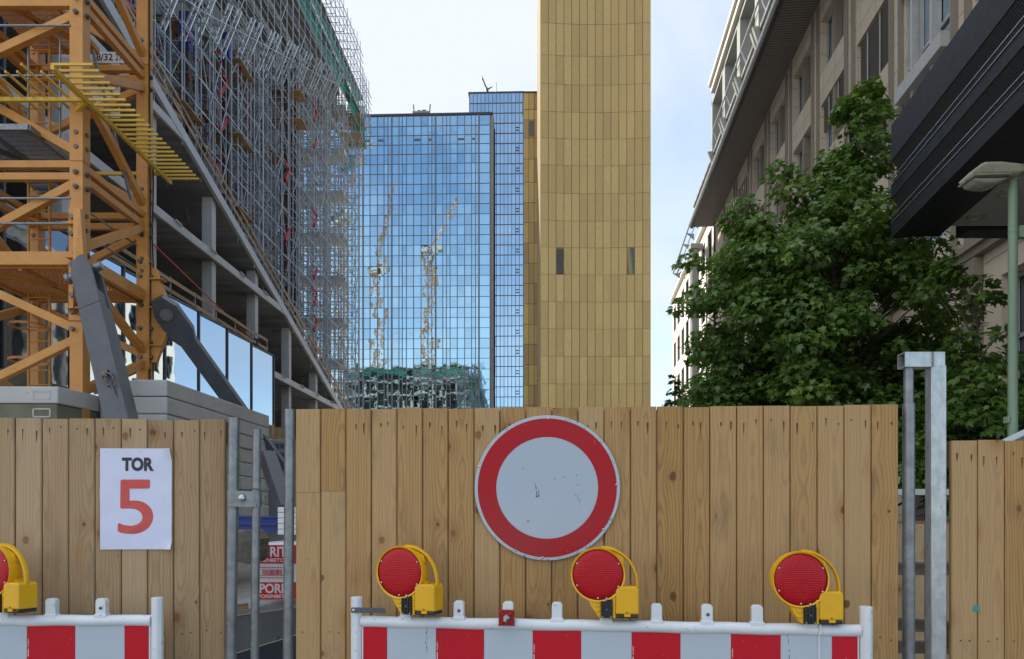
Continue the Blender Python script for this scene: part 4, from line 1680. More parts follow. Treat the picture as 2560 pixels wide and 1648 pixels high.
# black stepped entrance canopy
cd = V((-.143, -1.0)).normalized()
c0 = P(2228, 596, 10.66)
frc = Fr((c0.x, c0.y), (c0.x + cd.x * 12, c0.y + cd.y * 12))    # s towards the viewer, o into the street
mb = MB()
prof = [(0.0, 0.0), (.0, .2), (-.05, .21), (-.05, .25), (-.02, .26), (-.02, .29), (-.2, .30), (-.02, .56), (0.0, .57), (.0, .74), (-.05, .75), (-.05, .79), (-.02, .80), (-.02, .83), (-.2, .84), (-.02, 1.1), (.0, 1.11), (0.0, 1.62), (-.65, 1.63), (-.65, 0.0)]
ZC = c0.z
rim = [(frc.pt(0, o, ZC + z)) for o, z in prof]
dv = frc.pt(12, 0, 0) - frc.pt(0, 0, 0)
mb.prism(rim, dv)
fas = mb.build('canopy', M['black_stone'], stone)
for za in (.305, .845):
    mb = MB()
    q = [frc.pt(0, -.196, ZC + za), frc.pt(12, -.196, ZC + za), frc.pt(12, -.018, ZC + za + .258), frc.pt(0, -.018, ZC + za + .258)]
    mb.prism([p for p in q], frc.pt(0, .004, 0) - frc.pt(0, 0, 0))
    mb.build('ribbed_band', M['ribbed'], fas)
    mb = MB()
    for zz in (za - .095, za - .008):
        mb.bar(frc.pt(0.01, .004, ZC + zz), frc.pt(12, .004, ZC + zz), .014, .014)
    mb.build('edge_glint', M['sky_glint'], fas)  # added pale bars stand for skylight glinting on the stone edges
# far end face, running back to the wall
pr2 = [(-a, z) for a, z in prof[:-2]] + [(.3, 1.63), (.3, 0.0)]
mb = MB()
base = V((c0.x + .03, c0.y, ZC))
poly = [(base.x + .9, c0.y - p, ZC + z) for p, z in pr2]
mb.prism(poly, (5.2, 0, 0))
mb.build('canopy_end', M['black_stone'], stone)
mb = MB()
mb.box((c0.x + .1, c0.y - .5, ZC + 1.5), (c0.x + 6, c0.y - .05, ZC + 1.6))
q0, q1 = frc.pt(.1, -.4, 0), frc.pt(12, -.4, 0)
mb.prism([(q0.x, q0.y, ZC + 1.45), (q1.x, q1.y, ZC + 1.45), (q1.x + 8, q1.y, ZC + 1.45), (q0.x + 6, q0.y, ZC + 1.45)], (0, 0, .1))
mb.build('canopy_roof', M['dark_metal'], fas)
q0, q1 = frc.pt(.29, -.64, 0), frc.pt(12, -.64, 0)
mb = MB()
mb.prism([(q0.x, q0.y, ZC + .03), (q1.x, q1.y, ZC + .03), (q1.x + 8, q1.y, ZC + .03), (q0.x + 6, q0.y, ZC + .03)], (0, 0, .05))
ce = mb.build('canopy_ceiling', M['ceiling'], fas)
for px, py in ((2440, 540), (2515, 482), (2378, 590)):
    yy = (ZC + .03 - EYE) * F / (HZ - py)
    p = P(px, py, yy)
    if px == 2378:
        continue
    mb = MB()
    mb.lathe([(.001, .012), (.085, .012), (.09, -.02), (.115, -.025), (.12, 0.0)], p, (0, 0, 1), 20)
    dl = mb.build('downlight', M['lamp_shell'], stone, smooth=True)

# ------------------------------------------------------------------ sunlit building farther down the street
Yf0, Yf1 = 51.8, 74.0
frf = Fr((WX(Yf1), Yf1), (WX(Yf0), Yf0))
far = thing('white_building', 'sunlit cream building at the far end of the street beyond the maple', 'building', frf.pt(11, -4, 0))
fz = [(19.6, 22.0), (16.1, 18.5), (12.5, 14.9), (9.0, 11.4), (5.4, 7.8)]
fh = []
nb = 8
for i in range(nb):
    a = .6 + i * 2.75
    for zb, zt in fz:
        fh.append((a, a + 1.75, zb, zt))
mb = MB()
facade(mb, frf, 0, frf.L, 0, 22.9, fh, .3)
mb.build('wall', M['white_render'], far, fix=False)
mb = MB(frf.M())
mb.box((0.02, .35, 0), (frf.L - .02, 12, 22.8))
mb.box((0, -.3, 22.9), (frf.L, 12, 23.15))
mb.build('core', M['white_render'], far)
for a, b, zb, zt in fh:
    mb = MB()
    mb.add([frf.pt(a, -.22, zb), frf.pt(b, -.22, zb), frf.pt(b, -.22, zt), frf.pt(a, -.22, zt)], [(0, 1, 2, 3)])
    w = mb.build('window', M['dark_glass'], far, fix=False)
    mb = MB(frf.M())
    for s in (a + .05, (a + b) / 2, b - .05):
        mb.box((s - .05, .1, zb), (s + .05, .2, zt))
    mb.box((a, .1, zt - .1), (b, .2, zt))
    mb.build('frame', M['dark_metal'], w)
mb = MB()
p = P(1739, 625, 55.0)
mb.tube((p.x - .1, p.y, 5), (p.x - .1, p.y, p.z), .34, 14)
mb.box((p.x - .45, p.y - .4, p.z), (p.x + .45, p.y + .4, p.z + .35))
mb.build('duct', M['grey_clad'], far, smooth=True)
mb = MB()
pa, pb, pc, pd = P(1727, 553, 56), P(1683, 683, 66), P(1700, 683, 66.0), P(1746, 556, 56)
for k in range(6):
    t_ = k / 5
    a, b = pa.lerp(pb, t_), pd.lerp(pc, t_)
    mb.prism([a, b, b + V((0, 0, -.45))], (0, .12, 0))
mb.bar(pa, pb, .1)
mb.bar(pa + V((.45, 0, .05)), pb + V((.35, 0, .05)), .06)
up = V((.35, 0, .9))
mb.build('roof_bracket', M['grey_panel'], far)
# ------------------------------------------------------------------ tower crane mast
def crane():
    Y1, S = 13.4, 2.3
    x1 = P(200, 0, Y1).x
    C = {1: V((x1, Y1, 0)), 2: V((x1 + .03, Y1 + S, 0)), 0: V((x1 - S, Y1, 0)), 3: V((x1 - S + .03, Y1 + S, 0))}
    root = thing('tower_crane', 'ochre lattice tower crane mast standing on concrete ballast behind the greyish hoarding', 'crane', (x1 - S / 2, Y1 + S / 2, 1.0))
    LW = .24
    joints = [7.87, 11.0, 14.1, 17.2, 20.3, 23.4]
    base = 1.3
    legs = {}
    for k, c in C.items():
        mb = MB()
        zs_ = [base] + joints
        for a, b in zip(zs_[:-1], zs_[1:]):
            mb.box((c.x - LW / 2, c.y - LW / 2, a + .006), (c.x + LW / 2, c.y + LW / 2, b - .006))
            mb.box((c.x - LW / 2 + .01, c.y - LW / 2 + .01, b - .006), (c.x + LW / 2 - .01, c.y + LW / 2 - .01, b + .006))
        legs[k] = mb.build('leg', M['crane'], root, bevel=.012)
        for z in joints[:3] + [6.4]:
            for dz in (-.2, -.46, .26, .52):
                r = .045 if dz < 0 else .04
                for ax in ((0, -1, 0), (1, 0, 0)) if k in (1, 2) else ((0, -1, 0),):
                    bm_ = MB()
                    o = V((c.x, c.y, z + dz)) + V(ax) * (LW / 2)
                    bm_.tube(o - V(ax) * .02, o + V(ax) * (.045 if dz < 0 else .02), r, 10)
                    if dz < 0:
                        bm_.tube(o + V(ax) * .04, o + V(ax) * .06, r * .5, 6)
                    bm_.build('bolt', M['bolt'] if k in (1, 2) else M['crane'], legs[k])

    def zc(k, z):
        return V((C[k].x, C[k].y, z))

    def member(mb, a, b, w=.13, h=.15, o=0.0):
        d = (b - a).normalized()
        if isinstance(mb, list):
            mb.append(MB())
            mb = mb[-1]
        mb.bar(a + d * .1, b - d * .1, w, h)
    # horizontal double beams at the joints
    faces = ((0, 1), (1, 2), (3, 2), (0, 3))
    for (a, b) in faces:
        for z, hh in [(z - .02, .13) for z in joints] + [(z - .24, .13) for z in joints] + [(6.15, .24)]:
            mb = MB()
            member(mb, zc(a, z), zc(b, z), .12, hh)
            mb.build('cross_beam', M['crane'], root, bevel=.008)
    # lattice diagonals; the apex of the zigzag is on the first leg named
    for apex, foot in ((0, 1), (1, 2), (3, 2), (0, 3)):
        mb = []
        if (apex, foot) == (0, 3):
            apex, foot = 3, 0
        for z0, z1 in zip(joints[:-1], joints[1:]):
            m = (z0 + z1) / 2
            member(mb, zc(foot, z1 - .42), zc(apex, m + .08))
            member(mb, zc(apex, m - .08), zc(foot, z0 + .18))
        if (apex, foot) == (0, 1):
            member(mb, zc(1, 7.55), zc(0, 6.3))
            member(mb, zc(0, 5.9), zc(1, 4.85))
            member(mb, zc(1, 4.72), zc(0, 3.6))
        elif (apex, foot) == (1, 2):
            member(mb, zc(1, 6.35), zc(2, 7.65))
            member(mb, zc(1, 5.95), zc(2, 4.95))
            member(mb, zc(2, 4.75), zc(1, 3.75))
        else:
            member(mb, zc(foot, 7.5), zc(apex, 6.3))
            member(mb, zc(apex, 5.95), zc(foot, 4.9))
            member(mb, zc(foot, 4.7), zc(apex, 3.7))
        for x in mb:
            x.build('diagonal', M['crane'], root, bevel=.008)
    # platforms: open gratings
    for z, x0, x1_, y0, y1, mt in ((6.06, C[0].x + .1, C[1].x - .1, C[1].y + .1, C[2].y - .1, 'crane'), (8.35, C[0].x + .1, C[1].x - .7, C[1].y - .35, C[2].y - .1, 'galv'), (11.3, C[0].x + .1, C[1].x - .9, C[1].y + .15, C[2].y - .1, 'crane')):
        mb = MB()
        n = 30
        for k in range(n):
            x = x0 + (x1_ - x0) * k / (n - 1)
            mb.box((x - .006, y0, z), (x + .006, y1, z + .03))
        for k in range(16):
            yq = y0 + (y1 - y0) * k / 15
            mb.box((x0, yq - .004, z + .004), (x1_, yq + .004, z + .02))
        for a, b in (((x0, y0, z), (x1_, y0, z)), ((x0, y1, z), (x1_, y1, z)), ((x1_, y0, z), (x1_, y1, z)), (((x0 + x1_) / 2, y0, z - .03), ((x0 + x1_) / 2, y1, z - .03)), ((x0, y0, z - .03), (x1_, y1, z - .03))):
            mb.bar(a, b, .06, .1)
        mb.build('platform', M[mt], root, fix=False)
    mb = MB()
    for z in (9.4, 9.0, 10.3, 7.2, 6.75):
        mb.tube((C[0].x - 1, C[0].y - .12, z), (C[1].x - .1, C[1].y - .12, z), .022, 6)
    for z in (7.2, 6.75, 9.9):
        mb.tube((C[1].x - .12, C[1].y + .1, z), (C[2].x - .12, C[2].y - .1, z), .02, 6)
    for x in (-1.0, -.42, -1.9):
        mb.tube((C[1].x + x, C[1].y + .1, 8.4), (C[1].x + x, C[1].y + .1, 10.3), .02, 6)
    mb.tube((C[1].x, C[1].y + .4, 10.2), (C[2].x, C[2].y - .2, 7.4), .03, 6)
    mb.build('hand_rail', M['galv'], root, fix=False)
    # ladder in the back corner
    mb = MB()
    lx, ly = C[3].x + .35, C[3].y - .45
    for d in (-.22, .22):
        mb.tube((lx + d, ly, 2.0), (lx + d, ly, 12), .03, 6)
    z = 2.1
    while z < 12:
        mb.tube((lx - .22, ly, z), (lx + .22, ly, z), .018, 5)
        z += .3
    z = 3.2
    while z < 6:
        mb.lathe([(.36, 0), (.36, .05)], (lx, ly - .34, z), (0, 0, 1), 12)
        z += .7
    mb.build('ladder', M['crane'], root, fix=False)
    # spiked climbing guard
    zc_ = 8.88
    X = C[1].x + .26
    Yf, Yb, Xl = Y1 - .28, Y1 + S + .25, C[0].x - .3
    gd = MB()
    gd.bar((X, Yf - .95, zc_), (X, Yb + .45, zc_), .06, .07)
    gd.bar((Xl - .9, Yf, zc_ - .002), (X - .04, Yf, zc_ - .002), .06, .066)
    gd.bar((Xl, Yb, zc_ - .002), (X - .04, Yb, zc_ - .002), .06, .066)
    gd.bar((C[1].x, Y1 - .1, zc_ - .1), (X - .03, Yf + .03, zc_ - .05), .06)
    cg = gd.build('climbing_guard', M['collar'], root)
    sp = MB()
    y = Yf - .93
    while y < Yb + .45:
        sp.bar((X - .03, y, zc_ + .055), (X + .66, y, zc_ + .055), .03, .04)
        y += .172
    x = Xl - .85
    k = 0
    while x < X - .1:
        sp.bar((x, Yf - .75 - (.2 if k % 5 == 1 else 0), zc_ + .05), (x, Yf + .42, zc_ + .05), .03, .04)
        x += .2
        k += 1
    y = Yf
    while y < Yb:
        sp.bar((Xl + .03, y, zc_ + .05), (Xl - .66, y, zc_ + .05), .03, .04)
        y += .172
    sp.build('spike', M['collar'], cg)
    gd = MB()
    gd.bar((Xl - .6, Yb + .3, zc_ - .9), (Xl + .9, Yb - .6, zc_ - .9), .06, .07)
    for q in range(5):
        gd.bar((Xl - .6 + q * .2, Yb - .3, zc_ - 1.3), (Xl + .1 + q * .2, Yb - .3, zc_ - 1.3), .03, .04)
    # data boards on the back of the mast
    p = P(262, 236, Y1 + S + .1)
    mb = MB()
    mb.box((p.x - .52, p.y, p.z - .5), (p.x + .32, p.y + .02, p.z + .38))
    sb = mb.build('data_board', M['wrap_white'], root)
    mb = MB()
    fn = lambda x, z: (p.x + x, p.y - .004, p.z + z)
    for txt, x0, z0, w, h in (('5.5', -.46, .14, .15, .09), ('4,0 m', -.14, .14, .2, .09), ('4,0', .15, .14, .13, .09), ('m', -.12, -.05, .06, .05), ('5,', .16, -.06, .08, .09)):
        text_on(mb, txt, fn, x0, x0 + w, z0, z0 + h, .01)
    for k in range(6):
        mb.add([fn(-.4 + k * .12, -.3), fn(-.32 + k * .12, -.3), fn(-.31 + k * .12, -.22), fn(-.39 + k * .12, -.22)], [(0, 1, 2, 3)])
    mb.build('lettering', M['ink_black'], sb, fix=False)
    p2 = P(240, 146, Y1 + S + .1)
    mb = MB()
    mb.box((p2.x - .8, p2.y, p2.z - .1), (p2.x + .72, p2.y + .02, p2.z + .14))
    sb = mb.build('capacity_board', M['wrap_white'], root)
    mb = MB()
    text_on(mb, '18/32', lambda x, z: (p2.x + x, p2.y - .004, p2.z + z), -.06, .36, -.05, .1, .02)
    text_on(mb, '2 HC', lambda x, z: (p2.x + x, p2.y - .004, p2.z + z), .42, .66, -.05, .1, .02)
    mb.build('lettering', M['ink_black'], sb, fix=False)
    mb = MB()
    for dx, dy, z0_, z1_ in ((.15, .05, 3.9, 9.0), (.14, -.06, 4.3, 30)):
        pts = [V((C[2].x + dx + .012 * math.sin(q * 1.3), C[2].y + dy, z0_ + (z1_ - z0_) * q / 12)) for q in range(13)]
        mb.sweep(pts, .03, .03, round_n=6)
    mb.build('cable', M['black_plastic'], root, smooth=True)
    # brackets and grey support struts
    for k, ang, fa, fb in ((1, (.0, -1), P(212, 672, 13.1), P(300, 1040, 12.2)), (2, (.9, .4), P(415, 776, 15.55), P(585, 1010, 16.9))):
        c = C[k]
        a, b = fa.copy(), fb.copy()
        d = (b - a).normalized()
        b = b + d * 1.3
        # bracket: triangular gusset bolted to the leg
        br = MB()
        if k == 1:
            poly = [(c.x + .02, c.y - LW / 2, 6.95), (c.x + .16, c.y - LW / 2 - .02, 6.95), (c.x + .3, c.y - LW / 2 - .12, 5.75), (c.x + .12, c.y - LW / 2 - .16, 5.7), (c.x + .02, c.y - LW / 2, 5.1)]
            br.prism(poly, (.02, -.16, 0))
            br.box((c.x - .12, c.y - LW / 2 - .03, 5.0), (c.x + .13, c.y - LW / 2, 7.0))
            for z in (6.7, 6.1, 5.2):
                br.box((c.x - .1, c.y - LW / 2 - .16, z - .015), (c.x + .12, c.y - LW / 2 - .03, z + .015))
        else:
            poly = [(c.x + LW / 2, c.y - .05, 6.75), (c.x + LW / 2 + .12, c.y - .05, 6.75), (c.x + LW / 2 + .42, c.y - .05, 5.95), (c.x + LW / 2 + .38, c.y - .05, 5.4), (c.x + LW / 2 + .14, c.y - .05, 4.75), (c.x + LW / 2, c.y - .05, 4.75)]
            br.prism(poly, (0, .12, 0))
            br.box((c.x + LW / 2, c.y - .13, 4.6), (c.x + LW / 2 + .03, c.y + .13, 6.95))
            for z in (6.5, 5.9, 5.1):
                br.box((c.x + LW / 2 + .03, c.y - .12, z - .015), (c.x + LW / 2 + .3, c.y + .12, z + .015))
        bk = br.build('strut_bracket', M['crane'], root, bevel=.006)
        bbs = []
        for z in (6.85, 6.55, 6.0, 5.45, 5.15, 4.85):
            if k == 1:
                o = V((c.x - .05, c.y - LW / 2 - .03, z))
                bbs.append((o, o + V((0, -.05, 0))))
            else:
                for dx in (-.03,):
                    o = V((c.x + dx, c.y - LW / 2, z))
                    bbs.append((o, o + V((0, -.05, 0))))
                o = V((c.x + LW / 2 + .03, c.y - .08, z))
                bbs.append((o, o + V((.05, 0, 0))))
        for a_, b_ in bbs:
            bb = MB()
            bb.tube(a_, b_, .045, 6)
            bb.build('bolt', M['bolt'], bk)
        # the strut itself: two cheeks at the head, box section below
        sb = MB()
        side = d.cross(V((0, 1, 0))).normalized()
        dep = side.cross(d).normalized()
        W = .40 if k == 1 else .36

        def q(t_, s_, o_):
            return a + d * t_ + side * s_ + dep * o_
        if k == 1:
            for o_ in (-.15, .15):
                poly = [q(-.18, -.10, o_), q(-.18, .10, o_), q(.15, .19, o_), q(.9, .2, o_), q(.9, -.2, o_), q(.15, -.19, o_)]
                sb.prism(poly, dep * .05)
            sb.prism([q(.55, -.17, -.1), q(.55, .17, -.1), q(.55, .17, .15), q(.55, -.17, .15)], d * 3.6)
            sb.prism([q(.9, -.2, -.15), q(.9, .2, -.15), q(.9, .2, .2), q(.9, -.2, .2)], d * 3.2)
        else:
            poly = [q(-.28, -.12, -.13), q(-.28, .12, -.13), q(.0, .26, -.13), q(.55, .26, -.13), q(.75, .17, -.13), q(4.2, .17, -.13), q(4.2, -.17, -.13), q(.75, -.17, -.13), q(.55, -.26, -.13), q(.0, -.26, -.13)]
            sb.prism(poly, dep * .28)
        st_ = sb.build('support_strut', M['strut'], root, bevel=.012)
        pn = MB()
        if k == 1:
            pn.tube(q(.05, -.34, .02), q(.05, .3, .02), .075, 14)
            pn.tube(q(.05, -.36, .02), q(.05, -.3, .02), .1, 14)
        else:
            pn.tube(q(.05, 0, -.24), q(.05, 0, .24), .09, 14)
            pn.tube(q(.05, 0, -.20), q(.05, 0, -.14), .13, 14)
        pn.build('pin', M['galv'], st_, smooth=True)
        if k == 1:
            sh = MB()
            e = q(2.35, .03, -.17 - .02)
            vx = dep * -1
            e = q(2.35, .03, 0) + V((0, -.24, 0))
            sh.lathe([(.10, -.012), (.115, 0), (.10, .012), (.085, 0), (.10, -.012)], e + V((.06, -.02, -.06)), (.3, 1, .2), 16)
            sh.box((e.x - .06, e.y - .03, e.z), (e.x + .05, e.y + .05, e.z + .1))
            pts = [e + V((.1, -.02, -.12)), e + V((.25, -.05, -.42)), e + V((.36, -.05, -.75)), e + V((.46, -.03, -1.2)), e + V((.5, 0, -1.7))]
            sh.sweep(pts, .026, .026, round_n=6)
            sh.bar(pts[1], pts[1].lerp(pts[2], .45), .05)
            sh.build('shackle', M['bolt'], st_, smooth=True)
    return C


CR = crane()

# ------------------------------------------------------------------ ballast blocks round the crane foot
def ballast(name_label, outline, ztop, n, mat='ballast', th=.305, plates=()):
    """stack of flat concrete blocks with the same outline"""
    cx_ = sum(p[0] for p in outline) / len(outline)
    cy_ = sum(p[1] for p in outline) / len(outline)
    first = None
    for k in range(n):
        z1 = ztop - k * th
        mb = MB()
        j = random.uniform(-.015, .015)
        mb.prism([(p[0] + j, p[1] + random.uniform(-.01, .01), z1 - th + .012) for p in outline], (0, 0, th - .012))
        lab = name_label[k] if k < len(name_label) else name_label[-1]
        root = thing('ballast_block', lab, 'concrete block', (cx_, cy_, z1 - th), 'ballast blocks under the crane')
        bl = mb.build('block', M[mat[k]] if isinstance(mat, (list, tuple)) else M[mat], root, bevel=.022)
        for (pa, pb) in plates:
            d = (V(pb) - V(pa)).to_3d()
            nrm = V((d.y, -d.x, 0)).normalized()
            a = V((pa[0], pa[1], z1 - th * .72))
            mb = MB()
            for q in range(4):
                e0, e1 = [(0, 0), (1, 0), (1, 1), (0, 1)][q], [(1, 0), (1, 1), (0, 1), (0, 0)][q]
                u0 = a + d * e0[0] + V((0, 0, th * .44 * e0[1]))
                u1 = a + d * e1[0] + V((0, 0, th * .44 * e1[1]))
                mb.bar(u0 + nrm * .004, u1 + nrm * .004, .022, .022, up=nrm)
            mb.build('cast_mark', M['ballast'], root)


zt = P(416, 949, 13.0).z
xr0, xr1 = P(416, 949, 13.0).x, P(672, 1045, 17.7).x
yb_ = 13.0
xf = P(330, 949, 13.0).x
xn = P(228, 985, 13.5).x
ballast(['topmost pale concrete ballast block with embossed mark right of the crane leg'] +
        [w + ' concrete ballast block from the top in the stack behind the clamped pipes' for w in ('second', 'third', 'fourth', 'fifth', 'sixth', 'seventh', 'eighth', 'ninth', 'tenth')],
        [(xf, yb_), (xr0, yb_), (xr1, 17.7), (xr1 - 1.5, 18.1), (xn, 16.0), (xn, 13.75)], zt, 9,
        plates=[((xr0 + (xr1 - xr0) * .48, yb_ + 4.7 * .48), (xr0 + (xr1 - xr0) * .66, yb_ + 4.7 * .66)), ((xr0 + (xr1 - xr0) * .93, yb_ + 4.7 * .93), (xr0 + (xr1 - xr0) * .98, yb_ + 4.7 * .98))])
zt2_ = P(145, 966, 12.7).z
xa, xb = P(145, 966, 12.7).x, P(210, 985, 13.3).x
ballast(['topmost concrete ballast block with a small cast panel left of the crane leg',
         'darker stained concrete ballast block under the top one left of the crane leg',
         ],
        [(xa - 3.4, 12.7), (xa, 12.7), (xb, 13.32), (xb, 14.9), (xa - 3.4, 14.9)], zt2_, 2, ['ballast', 'moss'],
        plates=[((P(84, 0, 12.7).x, 12.7), (P(126, 0, 12.7).x, 12.7))])
mb = MB()
a, b = P(0, 905, 15.6), P(110, 942, 17.0)
mb.prism([(a.x - 2, a.y - 1.5, .3), (b.x, b.y, .3), (b.x - .3, b.y + .8, .3), (a.x - 2, b.y + .8, .3)], (0, 0, a.z - .3))
tag(mb.build('retaining_block', M['moss'], bevel=.02), 'mossy greenish concrete block with a weathered top behind the left ballast', 'concrete block')

# ------------------------------------------------------------------ hoardings
def hoarding(name, label, fr, s0, s1, z0, z1, bw, mat, rails, jit=.003, seed=1, post=None, lower=None, nails=2):
    rg = random.Random(seed)
    root = thing(name, label, 'fence', fr.pt((s0 + s1) / 2, 0, 0))
    mb = MB(fr.M())
    mb.uv = []
    nl = MB(fr.M())
    sks = []
    n = max(1, round((s1 - s0) / bw))
    w = (s1 - s0) / n
    th = .021

    def board(a, b, za, zb, front):
        c = .0035
        prof = [(a, front + th), (b, front + th), (b, front + c), (b - c, front), (a + c, front), (a, front + c)]
        m = (a + b) / 2
        nz = 1
        vs = [(x, y, za) for x, y in prof] + [(x, y, zb) for x, y in prof]
        k = len(prof)
        fs = [tuple(range(k)), tuple(reversed(range(k, 2 * k)))] + [(i, i + k, (i + 1) % k + k, (i + 1) % k) for i in range(k)]
        mb.add(vs, fs, [(x - m, z) for x, _, z in vs])
    for i in range(n):
        a, b = s0 + i * w + .0022, s0 + (i + 1) * w - .0022
        off = rg.uniform(-.0015, .0015)
        t1 = z1 + rg.uniform(-jit, jit)
        lo_ = lower.get(i) if lower else None
        if lo_:
            ya = t1
            for (zz, dx) in lo_ + [(z0, 0)]:
                board(a, b, zz + .0004, ya, off)
                ya = zz - .0004
                off += .0012
        else:
            board(a, b, z0, t1, off)
        for z in rails:
            for q in range(nails):
                sx = a + w * (.28 if q == 0 else .72) + rg.uniform(-.012, .012)
                zz = z + rg.uniform(-.012, .012)
                nl.tube((sx, off - .0012, zz), (sx, off + .004, zz), .0036, 7)
                if z == rails[0] and rg.random() < .75:
                    l, ww = rg.uniform(.012, .055), rg.uniform(.0018, .0045)
                    sks.append([(sx - ww, off - .0004, zz), (sx + ww, off - .0004, zz), (sx + ww * .7, off - .0004, zz - l * .6), (sx + rg.uniform(-.002, .002), off - .0004, zz - l), (sx - ww * .8, off - .0004, zz - l * .5)])
    nf_ = len(mb.f)
    for q in sks:
        mb.add(q, [(0, 1, 2, 3, 4)], [(a[0], a[2]) for a in q])
    bo = mb.build('boards', M[mat], root)
    bo.data.materials.append(M['rust'])
    for p_ in bo.data.polygons[nf_:]:
        p_.material_index = 1
    bk_ = MB(fr.M())
    bk_.box((s0 + .004, .009, z0 + .004), (s1 - .004, .015, z1 - .012))
    bk_.build('gap_backing', M['wood_rail'], root)  # added dark backing sheet that keeps daylight out of the board gaps
    nl.build('nail_head', M['rust'], bo, fix=False)
    for z in rails:
        mb = MB(fr.M())
        mb.box((s0 + .01, th + .003, z - .045), (s1 - .01, th + .06, z + .045))
        mb.build('rail', M['wood_rail'], root)
    return root


A, B = P(738, 1023, 3.13), P(2247, 1012, 3.01)
frM = Fr((A.x, A.y), (B.x, B.y))
hoarding('hoarding_gate', 'wide middle hoarding leaf of tan vertical boards carrying the round traffic sign', frM, 0, frM.L, .06, 1.951, .1083, 'wood', (1.885, 1.0, .2), seed=3,
         lower={0: [(1.60, 0)], 1: [(1.605, 0)]})
A, B = P(-300, 1044, 3.09), P(564, 1049, 3.165)
frL = Fr((A.x, A.y), (B.x, B.y))
hoarding('hoarding_gate', 'lower greyish board hoarding carrying the white paper notice', frL, 0, frL.L, .06, 1.911, .1105, 'wood_dull', (1.865, 1.0, .2), seed=5)
A, B = P(2378, 1101, 3.02), P(2990, 1112, 2.97)
frR = Fr((A.x, A.y), (B.x, B.y))
hr = hoarding('hoarding', 'lowest tan board hoarding with a teal plug in one board', frR, 0, frR.L, .06, 1.808, .112, 'wood', (1.745, 1.0, .2), seed=9)
s, z = frR.sz(2440, 1521)
mb = MB()
mb.tube(frR.pt(s, .002, z), frR.pt(s, -.004, z), .0135, 20)
mb.build('teal_plug', M['teal'], hr)
# stub of rail timber sticking out beside the left gate
s, z = frL.sz(566, 1080)
mb = MB(frL.M())
mb.box((frL.L + .001, .02, z - .07), (frL.L + .015, .08, z + .04))
mb.build('rail_end', M['wood_rail'], bpy.data.objects['hoarding_gate.001'])

# ------------------------------------------------------------------ galvanised gate posts
def pipe_thing(fr, parts, name, label, cat='post'):
    pass


g1 = thing('gate_post', 'pair of galvanised steel pipes joined by a clamp beside the greyish hoarding', 'gate post', P(580, 1290, 3.12))
fp = Fr((-3, 3.12), (3, 3.12))
t0, b0 = P(586, 1045, 3.12), P(577, 1648, 3.12)
ax = (b0 - t0).normalized()
b0 = t0 + ax * (t0.z / abs(ax.z))
mb = MB()
mb.tube(t0, b0, .0225, 24)
mb.build('pipe', M['galv'], g1, smooth=True)
t1, b1 = P(642.5, 1074, 3.12), P(636.5, 1648, 3.12)
ax = (b1 - t1).normalized()
b1 = t1 + ax * (t1.z / abs(ax.z))
mb = MB()
mb.tube(t1, b1, .0175, 24)
mb.build('pipe', M['galv'], g1, smooth=True)
cA, cB = P(585, 1246, 3.12), P(641, 1246, 3.12)
mb = MB()
mb.tube(cA + V((0, 0, -.034)), cA + V((0, 0, .034)), .0285, 24)
mb.tube(cB + V((0, 0, -.036)), cB + V((0, 0, .036)), .0225, 24)
mb.box((cA.x, cA.y - .0235, cA.z - .03), (cB.x, cA.y - .0185, cA.z + .03))
mb.box((cA.x, cA.y + .0185, cA.z - .03), (cB.x, cA.y + .0235, cA.z + .03))
mb.box((cA.x, cA.y - .030, cA.z - .036), (cB.x + .01, cA.y - .0236, cA.z - .024))
cl = mb.build('clamp', M['galv'], g1, smooth=True)
mb = MB()
c = P(604, 1245, 3.09)
mb.sphere((c.x, c.y, c.z), .015, 14, 10, (1, .6, 1))
mb.build('bolt_head', M['zinc_screw'], cl, smooth=True)
mb = MB()
for k in range(10):
    mb.sphere((cB.x - .02 + k * .0045, cB.y - .018, cB.z + .037 + .002 * math.sin(k * 2.1)), .0045, 6, 4)
mb.build('weld', M['bolt'], cl, smooth=True)
mb = MB()
t0, b0 = P(725, 1024, 3.14), P(720, 1648, 3.14)
ax = (b0 - t0).normalized()
b0 = t0 + ax * (t0.z / abs(ax.z))
mb.tube(t0, b0, .0212, 28)
tag(mb.build('gate_pipe', M['galv'], smooth=True), 'single galvanised steel pipe along the left edge of the middle hoarding', 'gate post')

g2 = thing('gate_post', 'tall galvanised round tube and square post joined by a box section on top', 'gate post', P(2300, 1290, 3.05))
yq = 3.04
pt = P(2271.5, 1009, yq)
mb = MB()
mb.tube((pt.x, pt.y, 0), pt, .0238, 28)
mb.build('sleeve_tube', M['galv'], g2, smooth=True)
mb = MB()
p2 = P(2271.5, 916, yq)
mb.tube((pt.x, pt.y, pt.z - .02), p2, .0188, 24)
mb.build('inner_tube', M['galv'], g2, smooth=True)
p3 = P(2328.5, 911, yq - .03)
p4 = P(2367.5, 911, yq - .03)
mb = MB()
mb.box((p3.x, p3.y, 0), (p4.x, p3.y + .05, p3.z))
mb.build('square_post', M['galv_new'], g2, bevel=.006, seg=3)
p5, p6 = P(2262, 917, yq - .03), P(2362, 880, yq - .03)
mb = MB()
t_ = .004
x0, x1, z0, z1 = p5.x, p6.x, p5.z, p6.z
y0, y1 = p5.y - .002, p5.y + .058
for a, b in (((x0, y0, z0), (x1, y1, z0 + t_)), ((x0, y0, z1 - t_), (x1, y1, z1)), ((x0, y0, z0 + t_ + .0002), (x1, y0 + t_, z1 - t_ - .0002)), ((x0, y1 - t_, z0 + t_ + .0002), (x1, y1, z1 - t_ - .0002)), ((x1 - t_, y0 + t_ + .0002, z0 + t_ + .0002), (x1 - .0002, y1 - t_ - .0002, z1 - t_ - .0002))):
    mb.box(a, b)
